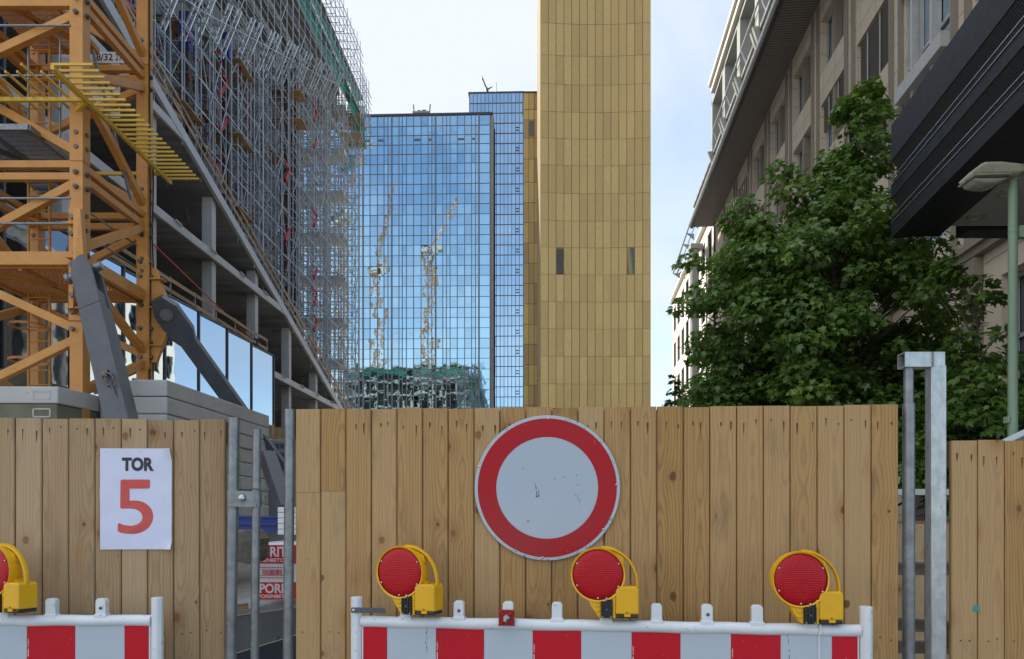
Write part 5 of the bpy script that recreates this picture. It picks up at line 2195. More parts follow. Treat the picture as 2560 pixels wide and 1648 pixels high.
bx = mb.build('box_section', M['galv_new'], g2)
mb = MB()
wx = P(2331, 0, yq - .03).x
for k in range(12):
    mb.sphere((wx + .0015 * math.sin(k * 1.7), y0 - .001, z0 + .004 + (z1 - z0 - .008) * k / 11), .0042, 7, 5, (1.2, .6, 1))
mb.build('weld', M['galv'], bx, smooth=True)

# ------------------------------------------------------------------ paper notice
fo = .0035
s0, zt_ = frL.sz(251, 1121, fo)
s1, zb_ = frL.sz(430, 1373.5, fo)
sw, sh = s1 - s0, zt_ - zb_
sign = thing('paper_notice', 'white paper notice reading TOR 5 stapled to the greyish hoarding', 'notice', frL.pt((s0 + s1) / 2, fo, zb_))
mb = MB()
nx, nz = 18, 26


def paper_o(x, z):
    """gentle waves, corners lifting on the right"""
    u, w = (x - s0) / sw, (z - zb_) / sh
    o = fo + .0022 * math.sin(u * 7 + w * 3) * math.sin(w * 9) ** 2 + .0022
    o += .026 * max(0, u - .82) / .18 * max(0, w - .88) / .12
    o += .016 * max(0, u - .86) / .14 * max(0, .08 - w) / .08
    return o


vs, fs_ = [], []
for j in range(nz + 1):
    for i in range(nx + 1):
        x, z = s0 + sw * i / nx, zb_ + sh * j / nz
        vs.append(frL.pt(x, paper_o(x, z), z))
for j in range(nz):
    for i in range(nx):
        a = j * (nx + 1) + i
        fs_.append((a, a + 1, a + nx + 2, a + nx + 1))
mb.add(vs, fs_)
pp = mb.build('sheet', M['paper'], sign, smooth=True, fix=False)
fnL = lambda x, z: frL.pt(x, paper_o(x, z) + .0009, z)
mb = MB()
sa, za = frL.sz(305, 1178, fo)
sb_, zb2 = frL.sz(386, 1144, fo)
text_on(mb, 'TOR', fnL, sa, sb_, za, zb2, .05)
mb.build('lettering', M['ink_black'], sign, fix=False)


def five(n=14):
    def arc(cx_, cy_, rx, ry, a0, a1):
        return [(cx_ + rx * math.cos(R(a0 + (a1 - a0) * i / n)), cy_ + ry * math.sin(R(a0 + (a1 - a0) * i / n))) for i in range(n + 1)]
    o = [(770, 527), (770, 599)]
    o += arc(800, 690, 112, 93, -90, 0)
    o += arc(785, 690, 127, 107, 0, 90)
    o += [(745, 794), (716, 788), (705, 781), (702, 772), (702, 742), (705, 735), (713, 732), (735, 742)]
    o += arc(775, 697, 73, 51, 90, 0)
    o += arc(780, 697, 68, 51, 0, -90)
    o += [(750, 645), (726, 647), (718, 643), (716, 634), (718, 484), (721, 476), (729, 473), (884, 473), (891, 476), (894, 484), (893, 516), (890, 524), (882, 527)]
    return o


mb = MB()
pts = []
for x, y in five():
    px, py = x * .4207, 1000 + y * .4207
    s, z = frL.sz(px, py, fo)
    pts.append(fnL(s, z))
mb.add(pts, [tuple(range(len(pts)))])
mb.build('numeral', M['ink_red'], sign, fix=False)
mb = MB()
for zx_, zy_ in ((628, 310), (832, 306), (652, 567), (980, 573), (620, 876), (815, 881), (985, 862)):
    s, z = frL.sz(zx_ * .4207, 1000 + zy_ * .4207, fo)
    e = random.uniform(-.003, .003)
    a, b = frL.pt(s - .0045, paper_o(s, z) + .001, z - e), frL.pt(s + .0045, paper_o(s, z) + .001, z + e)
    mb.tube(a, b, .0008, 5)
mb.build('staple', M['zinc_screw'], sign)

# ------------------------------------------------------------------ round no-vehicles sign
s, z = frM.sz(1367.5, 1220, .012)
yc = frM.pt(s, 0, 0).y
RR = 181 * yc / F
so_ = frM.pt(s, .006, z)
nv = V((frM.n.x, frM.n.y, 0))
rs = thing('round_sign', 'round traffic sign with a broad red ring on white, screwed to the middle hoarding', 'traffic sign', so_)
mb = MB()
mb.lathe([(.001, 0), (RR - .002, 0), (RR, .002), (RR, .0045), (RR - .0015, .006), (.001, .006)], so_, nv, 96)
mb.build('plate', M['board_white'], rs, smooth=True)
mb = MB()
r1, r2 = RR * .956, RR * .70
mb.lathe([(r1, .0062), (r1, .0068), (r2, .0068), (r2, .0062)], so_, nv, 96)
mb.build('red_ring', M['sign_red'], rs, smooth=True)
mb = MB()
r3 = RR * .694
mb.lathe([(r3, .0062), (r3, .0067), (.0005, .0067)], so_, nv, 96)
mb.build('white_face', M['sign_white'], rs, smooth=True)
scr = None
for zx_, zy_ in ((723, 1380), (1254, 1133), (165, 583), (770, 160), (1370, 742)):
    s2_, z2_ = frM.sz(1150 + zx_ * .2857, 1000 + zy_ * .2857, .012)
    mb = MB()
    o = frM.pt(s2_, .0127, z2_)
    mb.lathe([(.0045, -.002), (.0045, .001), (.003, .0022), (.0003, .0024)], o, nv, 14)
    mb.build('screw', M['zinc_screw'], rs, smooth=True)
mb = MB()


def blotch(pts_px):
    ps = []
    for zx_, zy_ in pts_px:
        a, b = frM.sz(1150 + zx_ * .2857, 1000 + zy_ * .2857, .0131)
        ps.append(frM.pt(a, .0131, b))
    mb.add(ps, [tuple(range(len(ps)))])


blotch([(652, 722), (660, 738), (664, 762), (672, 765), (664, 790), (660, 760)])
blotch([(688, 768), (694, 800), (692, 845), (668, 853), (660, 848), (684, 838), (690, 815)])
blotch([(672, 790), (678, 800), (672, 838), (664, 845)])
for a, b in ((828, 690), (905, 673), (1030, 742), (1006, 829), (600, 1060), (552, 602), (590, 1062), (1020, 660)):
    blotch([(a - 4, b - 5), (a + 4, b - 5), (a + 5, b + 4), (a - 3, b + 5)])
rg = random.Random(44)
for k in range(64):
    a = rg.uniform(0, 360)
    rr0 = 631 - rg.uniform(1, 16)
    x0_, y0_ = 761 + rr0 * math.cos(R(a)), 770 + rr0 * math.sin(R(a))
    l, m_ = rg.uniform(3, 13), rg.uniform(1.5, 5)
    tx, ty = -math.sin(R(a)), math.cos(R(a))
    blotch([(x0_ - tx * l, y0_ - ty * l), (x0_ + tx * l * .3, y0_ + ty * l * .3 - m_), (x0_ + tx * l, y0_ + ty * l), (x0_ - tx * .2 * l, y0_ + m_)])
mb.build('scuff', M['scuff'], rs, fix=False)

# ------------------------------------------------------------------ barriers
def barrier(label, fr, stripes, pegs, zrail, board_s, ztopL, ztopR, zb_top, marks=True, holes=(), chips=()):
    root = thing('traffic_barrier', label, 'barrier', fr.pt(fr.L / 2, 0, 0))
    W = .044
    for s, zt_ in ((0, ztopL), (fr.L, ztopR)):
        mb = MB(fr.M())
        c = .013
        prof = [(-W / 2 + c, -W / 2), (W / 2 - c, -W / 2), (W / 2, -W / 2 + c), (W / 2, W / 2 - c), (W / 2 - c, W / 2), (-W / 2 + c, W / 2), (-W / 2, W / 2 - c), (-W / 2, -W / 2 + c)]
        mb.prism([(s + a, b, .08) for a, b in prof], (0, 0, zt_ - .08))
        mb.build('post', M['white_plastic'], root, bevel=.004, seg=3)
        mb = MB(fr.M())
        mb.prism([(s - .13, -.4, 0), (s + .13, -.4, 0), (s + .13, .4, 0), (s - .13, .4, 0)], (0, 0, .1))
        mb.build('foot', M['black_plastic'], root, bevel=.02)
    mb = MB(fr.M())
    n = 40
    pts = []
    for i in range(n + 1):
        s = W / 2 + (fr.L - W) * i / n
        pts.append((s, 0, zrail - .022 + .0012 * math.sin(s * 23)))
    mb.sweep(pts, .046, .046, up=(0, 0, 1), round_n=16)
    mb.sweep([(W / 2, 0, zb_top - .29), (fr.L - W / 2, 0, zb_top - .29)], .046, .046, up=(0, 0, 1), round_n=16)
    mb.build('rail', M['white_plastic'], root, smooth=True)
    for s in pegs:
        zr = zrail
        mb = MB(fr.M())
        h = .068
        mb.prism([(s - .0205, -.016, zr - .008), (s + .0205, -.016, zr - .008), (s + .0205, -.016, zr + h - .009), (s + .0125, -.016, zr + h), (s - .0125, -.016, zr + h), (s - .0205, -.016, zr + h - .009)], (0, .032, 0))
        mb.prism([(s - .027, -.019, zr - .012), (s + .027, -.019, zr - .012), (s + .024, -.019, zr + .006), (s - .024, -.019, zr + .006)], (0, .038, 0))
        pg = mb.build('peg', M['white_plastic'], root, bevel=.0035, seg=3)
        if any(abs(s - h_) < .02 for h_ in holes):
            mb = MB(fr.M())
            mb.lathe([(.0065, -.0165), (.0062, -.0185), (.004, -.019), (.0036, -.0172)], (s + .002, 0, zr + .03), (0, 1, 0), 14)
            mb.tube((s + .002, -.0166, zr + .03), (s + .002, -.0174, zr + .03), .0035, 10)
            mb.build('screw_hole', M['bolt'], pg, smooth=True)
    # backing board with its red and white fields
    mb = MB(fr.M())
    mb.box((board_s[0] - .006, -.008, zb_top - .262), (board_s[1] + .006, .008, zb_top + .006))
    mb.build('backing_board', M['white_plastic'], root, bevel=.002)
    for k, (a, b, red) in enumerate(stripes):
        mb = MB(fr.M())
        mb.box((a + .0008, -.0098, zb_top - .256), (b - .0008, -.0084, zb_top))
        mb.build('red_field' if red else 'white_field', M['board_red'] if red else M['board_white'], root)
    if marks:
        mb = MB(fr.M())
        for (a, b, red) in stripes:
            if red and b - a > .12 and a > .1:
                vs, fs = text_geo('ORUC', .02)
                w = max(v[0] for v in vs)
                h = max(v[1] for v in vs)
                mb.add([(a + .004 + .0042 * (h - y) / h, -.0102, zb_top - .058 - .034 * x / w) for x, y in vs], fs)
                mb.add([(a + .0045, -.0102, zb_top - .13), (a + .0075, -.0102, zb_top - .13), (a + .0075, -.0102, zb_top - .098), (a + .0045, -.0102, zb_top - .098)], [(0, 1, 2, 3)])
        mb.build('maker_mark', M['wrap_white'], root, fix=False)
    if chips:
        mb = MB(fr.M())
        rg = random.Random(6)
        for (s, za, zb3, w) in chips:
            z = za
            while z > zb3:
                l = rg.uniform(.004, .02)
                x = s + rg.uniform(-w, w)
                ww = rg.uniform(.0006, .0022)
                mb.add([(x - ww, -.0103, z), (x + ww, -.0103, z - .002), (x + ww * .6 + rg.uniform(-.002, .002), -.0103, z - l), (x - ww * .5, -.0103, z - l * .9)], [(0, 1, 2, 3)])
                z -= l + rg.uniform(.0, .012)
        mb.build('scratch', M['scuff'], root, fix=False)
    return root


A, B = P(892, 1540, 2.97), P(2164.5, 1561, 2.73)
frB = Fr((A.x, A.y), (B.x, B.y))
ZR = 1.0985
K = 2560 / 2392.0
ed = [frB.s(p * K, .01) for p in (848, 904.5, 1018, 1131, 1244, 1358, 1475, 1590, 1707, 1824, 1943, 2004)]
strp = [(ed[i], ed[i + 1], i % 2 == 0) for i in range(11)]
pegpx = (1015, 1148, 1271, 1393, 1515, 1641, 1767, 1892, 2024)
pegs = [frB.s(p) for p in pegpx]
bz = frB.sz(1500, 1576, .01)[1]
b1_ = barrier('long red and white barrier before the middle hoarding with three lamps on it', frB, strp, pegs, ZR, (ed[0], ed[-1]), 1.176, 1.167, bz,
              holes=(frB.s(1148), frB.s(1767)),
              chips=((frB.s(1066, .01), bz, bz - .1, .004), (frB.s(1101, .01), bz - .01, bz - .11, .002), (frB.s(1971, .01), bz - .0, bz - .1, .003), (frB.s(1937, .01), bz - .005, bz - .1, .006)))
A, B = P(-900, 1537, 2.985), P(393.5, 1538, 2.985)
frA = Fr((A.x, A.y), (B.x, B.y))
edA = [frA.s(p, .01) for p in (-860, -800, -679, -558, -430, -306, -182, -57, 67, 188, 311, 372)]
strpA = [(edA[i], edA[i + 1], i % 2 == 0) for i in range(11)]
# the fields alternate so that the last, half one is red
strpA = [(a, b, (i % 2 == 0)) for i, (a, b, _) in enumerate(strpA)]
pegsA = [frA.s(p) for p in (-640, -515, -390, -265, -125, 12, 131, 256)]
b2_ = barrier('red and white barrier below the paper notice, carrying a single lamp', frA, strpA, pegsA, 1.10, (edA[0], edA[-1]), 1.17, 1.172, frA.sz(200, 1561, .01)[1], holes=(frA.s(256),))

# grey latch strap and red clamp on the long barrier
mb = MB(frB.M(0, .028, 1.115))
mb.prism([(-.013, -.004, 0), (-.013, -.004, .021), (.118, -.004, .021), (.128, -.004, .012), (.128, -.004, .004), (.122, -.004, 0)], (0, .007, 0))
lt = mb.build('latch_strap', M['strut'], bevel=.0015)
tag(lt, 'flat grey metal strap screwed to the left post of the long barrier', 'strap')
mb = MB(frB.M(0, .032, 1.1255))
mb.lathe([(.006, 0), (.006, -.002), (.002, -.003), (.0005, -.003)], (-.002, 0, 0), (0, 1, 0), 12)
mb.build('screw', M['zinc_screw'], lt)
s = frB.s(1269)
rc = thing('red_clamp', 'small square red clamp with a wing screw on a peg of the long barrier', 'clamp', frB.pt(s, .02, 1.08))
mb = MB(frB.M(s, .02, 1.106))
a = .0305
mb.box((-a, -.012, -a), (a, .0, a))
for q in range(4):
    m4 = Matrix.Rotation(q * math.pi / 2, 4, 'Y')
    for (p_, q_) in (((-a, -a), (-.008, -.008)),):
        pts = [m4 @ V((-a, -.016, -a)), m4 @ V((-.01, -.020, -.01))]
        mb.bar(pts[0], pts[1], .007, .009, up=(0, -1, 0))
    pts = [m4 @ V((-a, -.014, -a + .003)), m4 @ V((a, -.014, -a + .003))]
    mb.bar(pts[0], pts[1], .006, .006, up=(0, -1, 0))
mb.build('plate', M['red_steel'], rc, bevel=.002)
mb = MB(frB.M(s, .02, 1.106))
mb.lathe([(.012, -.012), (.012, -.02), (.006, -.026), (.0005, -.026)], (0, 0, 0), (0, 1, 0), 16)
mb.bar((-.004, -.03, -.012), (.003, -.034, .012), .006, .012)
mb.build('wing_screw', M['zinc_screw'], rc, smooth=True)
# pale strap over the right part of the board
s = frB.s(2048, .012)
mb = MB(frB.M())
mb.box((s - .004, -.0125, .8), (s + .004, -.0112, 1.062))
mb.box((s - .004, -.027, 1.062), (s + .004, -.0255, 1.1))
tag(mb.build('tie_strap', M['wrap_white']), 'thin pale plastic tie hanging over the right end of the long barrier', 'strap')

# ------------------------------------------------------------------ warning lamps
def lamp(m, label, sticker=False):
    """local frame: x right, z up, -y towards the viewer, origin at the lens centre"""
    root = thing('warning_lamp', label, 'warning lamp', m @ V((0.05, 0, -.165)), 'red warning lamps on the barriers')
    r = .096
    mb = MB(m)
    mb.lathe([(r + .0005, -.001), (r + .0065, -.004), (r + .0085, .004), (r + .0075, .03), (r + .002, .062), (r - .012, .074), (.001, .078)], (0, 0, 0), (0, 1, 0), 56)
    hs = mb.build('housing', M['yellow_plastic'], root, smooth=True)
    mb = MB(m)
    mb.lathe([(.0005, -.0085), (r * .4, -.0078), (r * .75, -.0058), (r * .93, -.002), (r - .001, .003)], (0, 0, 0), (0, 1, 0), 56)
    mb.build('lens', M['lens'], root, smooth=True)
    for a in (28, 152, 208, 330, 270):
        mb = MB(m)
        c = (r * .925 * math.cos(R(a)), -.003, r * .925 * math.sin(R(a)))
        mb.lathe([(.0035, .003), (.0035, -.002), (.002, -.0035), (.0003, -.0037)], c, (0, 1, 0), 12)
        mb.build('screw', M['zinc_screw'], root, smooth=True)
    # battery box
    mb = MB(m)
    x0, x1, z0, z1, y0, y1 = .066, .153, -.149, -.043, -.004, .078
    mb.prism([(x0, y0, z0), (x1, y0, z0), (x1, y0, z1 - .012), (x1 - .008, y0, z1), (x0 + .012, y0, z1), (x0, y0, z1 - .012)], (0, y1 - y0, 0))
    bb = mb.build('battery_box', M['yellow_plastic'], root, bevel=.007, seg=3)
    mb = MB(m)
    mb.box((x0 + .003, y0 + .002, z0 - .0145), (x1 - .003, y1 - .002, z0 - .0006))
    bs = mb.build('base', M['black_plastic'], root, bevel=.004)
    mb = MB(m)
    mb.box((x0 + .033, y0 - .004, z0 - .008), (x0 + .056, y0 + .002, z0 + .002))
    mb.box((x0 + .039, y0 - .0022, z0 + .0065), (x0 + .0465, y0 + .001, z0 + .012))
    mb.build('latch', M['yellow_plastic'], bb)
    mb = MB(m)
    mb.box((x0 + .040, y0 - .0032, z0 + .0075), (x0 + .0455, y0 - .0023, z0 + .011))
    mb.build('slot', M['black_plastic'], bb)
    # carrying handle from the top of the housing round to the box
    mb = MB(m)
    cp = [(.012, .101), (.045, .0985), (.075, .086), (.104, .066), (.127, .037), (.142, .002), (.147, -.03), (.147, -.052)]
    fine = []
    for i in range(len(cp) - 1):
        for q in range(3):
            t_ = q / 3
            p0_, p1_, p2_, p3_ = cp[max(i - 1, 0)], cp[i], cp[i + 1], cp[min(i + 2, len(cp) - 1)]
            f = lambda k: .5 * (2 * p1_[k] + (p2_[k] - p0_[k]) * t_ + (2 * p0_[k] - 5 * p1_[k] + 4 * p2_[k] - p3_[k]) * t_ ** 2 + (3 * p1_[k] - p0_[k] - 3 * p2_[k] + p3_[k]) * t_ ** 3)
            fine.append((f(0), .034, f(1)))
    fine.append((cp[-1][0], .034, cp[-1][1]))
    n = len(fine)
    mb.sweep(fine, [.016 - .004 * min(1, i / 8) for i in range(n)], [.05 - .026 * min(1, i / 7) for i in range(n)], up=(0, 1, 0), round_n=10)
    mb.prism([(.055, .02, .088), (.094, .02, .066), (.101, .02, .035), (.088, .02, .05)], (0, .03, 0))
    mb.prism([(.088, .018, -.052), (.1, .018, -.03), (.107, .018, -.043), (.145, .018, -.044), (.145, .018, -.052)], (0, .032, 0))
    mb.build('handle', M['yellow_plastic'], root, smooth=True, bevel=.001)
    # web below the lens and the black clamp on the peg
    mb = MB(m)
    mb.prism([(-.045, .004, -.088), (-.02, .004, -.1), (.012, .004, -.104), (.012, .004, -.165), (-.0, .004, -.16), (-.02, .004, -.13)], (0, .05, 0))
    mb.box((.055, .0, -.165), (.0655, .05, -.075))
    mb.prism([(-.014, -.002, -.114), (.008, -.002, -.114), (.008, -.002, -.121), (-.014, -.002, -.121)], (0, .006, 0))
    mb.prism([(-.014, -.002, -.134), (.008, -.002, -.134), (.008, -.002, -.139), (-.012, -.002, -.139)], (0, .006, 0))
    mb.build('bracket', M['yellow_plastic'], root, bevel=.003)
    mb = MB(m)
    cx0, cx1, cz0, cz1 = .0125, .0545, -.164, -.098
    mb.box((cx0, -.002, cz0), (cx1, .03, cz1))
    for i in range(4):
        x = cx0 + .0025 + (cx1 - cx0 - .005) * i / 3
        mb.box((x - .0018, -.0085, cz0 + .001), (x + .0018, -.002, cz1 - .001))
    for i in range(6):
        z = cz0 + .0025 + (cz1 - cz0 - .005) * i / 5
        mb.box((cx0 + .001, -.0075, z - .0016), (cx1 - .001, -.0021, z + .0016))
    ck = mb.build('clamp', M['black_plastic'], root)
    for cx_, cz_, rr_ in ((.0335, -.091, .005), (.0335, -.131, .003), (.018, -.158, .0035), (.049, -.158, .0035)):
        mb = MB(m)
        mb.lathe([(rr_, .003), (rr_, -.0085), (rr_ * .6, -.0105), (.0003, -.0105)], (cx_, 0, cz_), (0, 1, 0), 12)
        mb.build('bolt', M['zinc_screw'], ck, smooth=True)
    if sticker:
        mb = MB(m)
        mb.lathe([(r + .0086, .008), (r + .0082, .026)], (0, 0, 0), (0, 1, 0), 20, R(5), R(52))
        stk = mb.build('label_sticker', M['wrap_white'], root, fix=False)
        mb = MB(m)
        ang0, ang1, nn = sticker
        for k in range(16):
            a0 = R(8 + k * 2.6)
            mb.lathe([(r + .0090, .011), (r + .0087, .022)], (0, 0, 0), (0, 1, 0), 2, a0, a0 + R(1.2 + (k % 3) * .4))
        mb.build('print', M['ink_black'], stk, fix=False)
    return root


for px, py, yaw_, lab, fr_, stk in ((998.7, 1431, 13, 'red warning lamp turned to show its yellow side, leftmost on the long barrier', frB, None),
                                    (1494.8, 1437, 1, 'red warning lamp below the round sign, middle of the long barrier', frB, None),
                                    (2002, 1449, -3, 'red warning lamp with printed white sticker on its yellow rim', frB, (130, 200, 1)),
                                    (-20, 1427, 20, 'red warning lamp on the barrier below the paper notice', frA, None)):
    s, z = fr_.sz(px, py, .045)
    lamp(fr_.M(s, .045, z, R(-yaw_)), lab, stk)

# ------------------------------------------------------------------ street lamp
YLP = 7.0
pl = P(2532, 1290, YLP)
lp = thing('street_lamp', 'green street lamp pole with a weathered flat lantern before the black canopy', 'street lamp', (pl.x, pl.y, 0))
zt_ = P(2532, 448, YLP).z
mb = MB()
mb.tube((pl.x, pl.y, 0), (pl.x, pl.y, zt_), .0455, 24, .039)
po = mb.build('pole', M['pole'], lp, smooth=True)
mb = MB()
mb.tube((pl.x, pl.y, zt_ - .02), (pl.x, pl.y, zt_ + .11), .049, 20, .044)
mb.box((pl.x + .04, pl.y - .05, P(0, 597, YLP).z), (pl.x + .13, pl.y + .02, P(0, 568, YLP).z))
mb.box((pl.x - .07, pl.y - .03, P(0, 1058, YLP).z), (pl.x - .045, pl.y + .03, P(0, 1042, YLP).z))
mb.tube((pl.x, pl.y, P(0, 583, YLP).z), (pl.x, pl.y, P(0, 581, YLP).z), .0435, 20)
mb.build('fitting', M['pole'], lp)
# lantern: a flat angular shell reaching left, shallow bowl below
def lant(pts, half, taper):
    mb = MB()
    ps = [P(1700 + a * .4026, b * .4026, YLP) for a, b in pts]
    cz = sum(p.z for p in ps) / len(ps)
    n = len(ps)
    vs = []
    for s_, k in ((-1, taper), (-.75, 1), (.75, 1), (1, taper)):
        for p in ps:
            vs.append((p.x, pl.y + half * s_, cz + (p.z - cz) * k))
    fs_ = [tuple(range(n)), tuple(reversed(range(3 * n, 4 * n)))]
    for r_ in range(3):
        fs_ += [(r_ * n + i, (r_ + 1) * n + i, (r_ + 1) * n + (i + 1) % n, r_ * n + (i + 1) % n) for i in range(n)]
    return mb.add(vs, fs_)


lant([(1774, 1112), (1792, 1086), (1838, 1042), (1860, 1034), (1960, 1032), (2118, 1050), (2112, 1100), (2062, 1116), (1990, 1124), (1786, 1128)], .125, .55).build('lantern', M['lamp_shell'], lp, smooth=True, bevel=.008)
lant([(1790, 1129), (1812, 1154), (1850, 1166), (1905, 1169), (1950, 1156), (1996, 1125)], .105, .5).build('glass_bowl', M['lamp_glass'], lp, smooth=True, bevel=.01)
lant([(1776, 1118), (2000, 1113), (2000, 1121), (1778, 1127)], .132, .9).build('rim', M['lamp_shell'], lp)

# ------------------------------------------------------------------ behind the gaps: truck bed with loads, inner fence
yt = 5.6
tb = thing('flatbed_truck', 'flatbed truck side with grey panel and pale bed edge seen through the left gap', 'truck', P(640, 1290, yt))
a, b = P(500, 1538, yt - .2), P(740, 1500, yt + .5)
mb = MB()
mb.prism([(a.x, a.y, a.z), (b.x, b.y, b.z - .02), (b.x, b.y, b.z - .06), (a.x, a.y, a.z - .04)], (-.1, 2.2, 0))
mb.build('bed', M['alum'], tb)
mb = MB()
mb.prism([(a.x, a.y + .02, a.z - .05), (b.x, b.y + .02, b.z - .07), (b.x, b.y + .02, .52), (a.x, a.y + .02, .42)], (0, .05, 0))
mb.build('side_panel', M['grey_panel'], tb)
mb = MB()
mb.prism([(a.x, a.y + .03, .41), (b.x, b.y + .03, .51), (b.x, b.y + .03, .2), (a.x, a.y + .03, .1)], (0, .05, 0))
mb.build('skirt', M['blue_panel'], tb)
mb = MB()
x_ = P(593, 0, yt).x
mb.box((x_ - .018, a.y - .03, .1), (x_ + .018, a.y + .01, a.z - .06))
mb.build('stanchion', M['dark_metal'], tb)
for k, (z0_, z1_) in enumerate(((1318, 1336), (1300, 1313))):
    p0_, p1_ = P(545, z0_, 6.6), P(697, z0_ + 3, 6.6)
    mb = MB()
    mb.bar(p0_, p1_, .08, .06)
    mb.bar(p0_ + V((0, -.05, .035)), p1_ + V((0, -.05, .035)), .03, .016)
    tag(mb.build('steel_beam', M['blue_steel']), ('lower' if k == 0 else 'upper') + ' blue steel beam behind the galvanised pipe pair', 'beam')
mb = MB()
p0_, p1_ = P(530, 1408, 5.25), P(641, 1326, 5.25)
vs = []
bx0, bx1, bz0, bz1 = p0_.x, p1_.x, p0_.z, p1_.z
rgx = random.Random(3)
nn = 9
for side in range(1):
    pass
ring = []
for i in range(nn + 1):
    ring.append((bx0 + (bx1 - bx0) * i / nn, bz1 - (.05 if i == nn else 0) + rgx.uniform(-.008, .008)))
for i in range(4):
    ring.append((bx1 + rgx.uniform(-.012, .012), bz1 - .06 - (bz1 - bz0 - .1) * i / 3))
for i in range(nn + 1):
    ring.append((bx1 - .03 - (bx1 - bx0) * i / nn, bz0 + rgx.uniform(-.01, .012)))
mb.prism([(x, 5.25, z) for x, z in ring], (0, .27, 0))
tag(mb.build('stone_block', M['rough_stone'], bevel=.006), 'rough grey stone slab lying above the truck bed behind the pipe pair', 'stone')
# pallet of white blocks in printed wrap
pp_ = P(649, 1502, 5.75)
q_ = P(770, 1359, 5.75)
wr = thing('block_pallet', 'shrink wrapped pallet with red and white block lettering seen through the left gap', 'pallet', (pp_.x, 5.75, pp_.z))
mb = MB()
mb.box((pp_.x - .05, 5.76, pp_.z), (q_.x, 6.5, q_.z))
mb.build('wrap', M['wrap_white'], wr, bevel=.015)


def fw(x, z):
    return (x, 5.7565, z)


bands = ((1359, 1412), (1452, 1502))
for k, (ya_, yb2) in enumerate(bands):
    za_, zb3 = P(0, ya_ + 4, 5.75).z, P(0, yb2 - 3, 5.75).z
    mb = MB()
    mb.box((pp_.x - .045, 5.7568, zb3), (q_.x - .02, 5.7590, za_))
    bd = mb.build('red_band', M['wrap_red'], wr)
    mb = MB()
    x0_, x1_ = (P(636 if k == 0 else 648, 0, 5.75).x, P(716 if k == 0 else 727, 0, 5.75).x)
    hh = za_ - zb3
    text_on(mb, 'PORIT', fw, x0_, x1_, zb3 + hh * .36, zb3 + hh * .92, .03)
    text_on(mb, 'PORENBETON', fw, x0_ - .01, x1_ + .015, zb3 + hh * .08, zb3 + hh * .28, .02)
    mb.build('lettering', M['wrap_white'], bd, fix=False)
mb = MB()
for k in range(5):
    zz = P(0, 1419 + k * 6.4, 5.75).z
    if k in (1, 2):
        text_on(mb, 'TIX3ENEX', fw, P(653, 0, 5.75).x, P(706, 0, 5.75).x, zz - .016, zz + .004, .03)
    else:
        for q in range(9):
            x = P(650 + q * 7, 0, 5.75).x
            mb.add([fw(x, zz - .004), fw(x + .016, zz - .004), fw(x + .016, zz + .003), fw(x, zz + .003)], [(0, 1, 2, 3)])
mb.build('small_print', M['wrap_red'], wr, fix=False)
for k in range(5):
    p0_, p1_ = P(694, 1268 + k * 14, 6.2), P(740, 1281 + k * 14, 6.2)
    mb = MB()
    mb.box((p0_.x, 6.2, p1_.z), (p1_.x, 6.45, p0_.z))
    tag(mb.build('white_brick', M['aac'], bevel=.006), 'white aerated concrete brick in the short stack beside the middle hoarding edge', 'brick', 'white bricks stacked behind the gap')
mb = MB()
for k in range(4):
    p0_ = P(588, 1512 + k * 4, 5.62)
    mb.bar(p0_, p0_ + V((.09, .03, .004)), .02, .01)
tag(mb.build('timber_offcuts', M['plank']), 'few small timber offcuts lying on the truck bed', 'timber')
# block stack under plastic and a third strut farther in
mb = MB()
p0_, p1_ = P(655, 1230, 19.0), P(735, 1098, 19.0)
mb.box((p0_.x, 19.0, .4), (p1_.x, 20.5, p1_.z))
sk = tag(mb.build('wrapped_stack', M['grey_panel'], bevel=.04), 'grey wrapped stack of building material behind the ballast', 'stack')
mb = MB()
for k, yy in enumerate((1112, 1135, 1165, 1186)):
    for q in range(3):
        c = P(675 + q * 13, yy, 18.98)
        mb.box((c.x, 18.97, c.z - .09), (c.x + .1, 18.99, c.z + .03))
mb.build('print', M['blue_panel'], sk)
mb = MB()
mb.bar(P(668, 1140, 14.5), P(716, 1278, 13.6), .26, .3)
tag(mb.build('support_strut', M['strut'], bevel=.02), 'dark grey slanting steel strut glimpsed beside the single gate pipe', 'strut')
mb = MB()
for k, yy in enumerate((1066, 1082)):
    mb.bar(P(660, yy, 21), P(720, yy + 22, 23), .05, .2)
mb.bar(P(683, 1060, 21), P(683, 1110, 21), .06)
mb.bar(P(700, 1068, 21.6), P(700, 1116, 21.6), .06)
tag(mb.build('site_railing', M['plank']), 'yellowish timber site railing far behind the left gap', 'railing')
# inner fence and aluminium ladders behind the right gap
fi = Fr((2.1, 5.2), (5.2, 5.0))
hoarding('inner_fence', 'brown board fence standing farther back behind the right gate post', fi, 0, fi.L, .05, P(2300, 1310, 5.1).z, .13, 'wood_dull', (1.42, .9, .2), seed=14)
for k in range(5):
    z = (1.24, .98, .86, .62, .38)[k]
    p0_ = V((1.72, 3.62, z))
    mb = MB()
    mb.bar(p0_, (2.25, 3.58, z + (-.03 if k in (1, 3) else .0)), .03, .055)
    mb.bar((1.72, 3.60, z + .03), (2.25, 3.56, z + .03 + (-.03 if k in (1, 3) else 0)), .02, .012)
    if k == 0:
        ld = thing('aluminium_ladder', 'stacked aluminium ladder rails leaning behind the right gate post', 'ladder', (1.98, 3.6, 0))
    mb.build('rung', M['alum'], ld)
for x in (1.77, 2.06, 2.21):
    mb = MB()
    mb.bar((x, 3.64, 0), (x, 3.64, 1.3), .03, .02)
    mb.build('side_rail', M['alum'], ld)
mb = MB()
for k in range(3):
    mb.sphere((1.93 + k * .05, 3.4, .62 - k * .03), .06, 10, 6, (1.2, .8, .6))
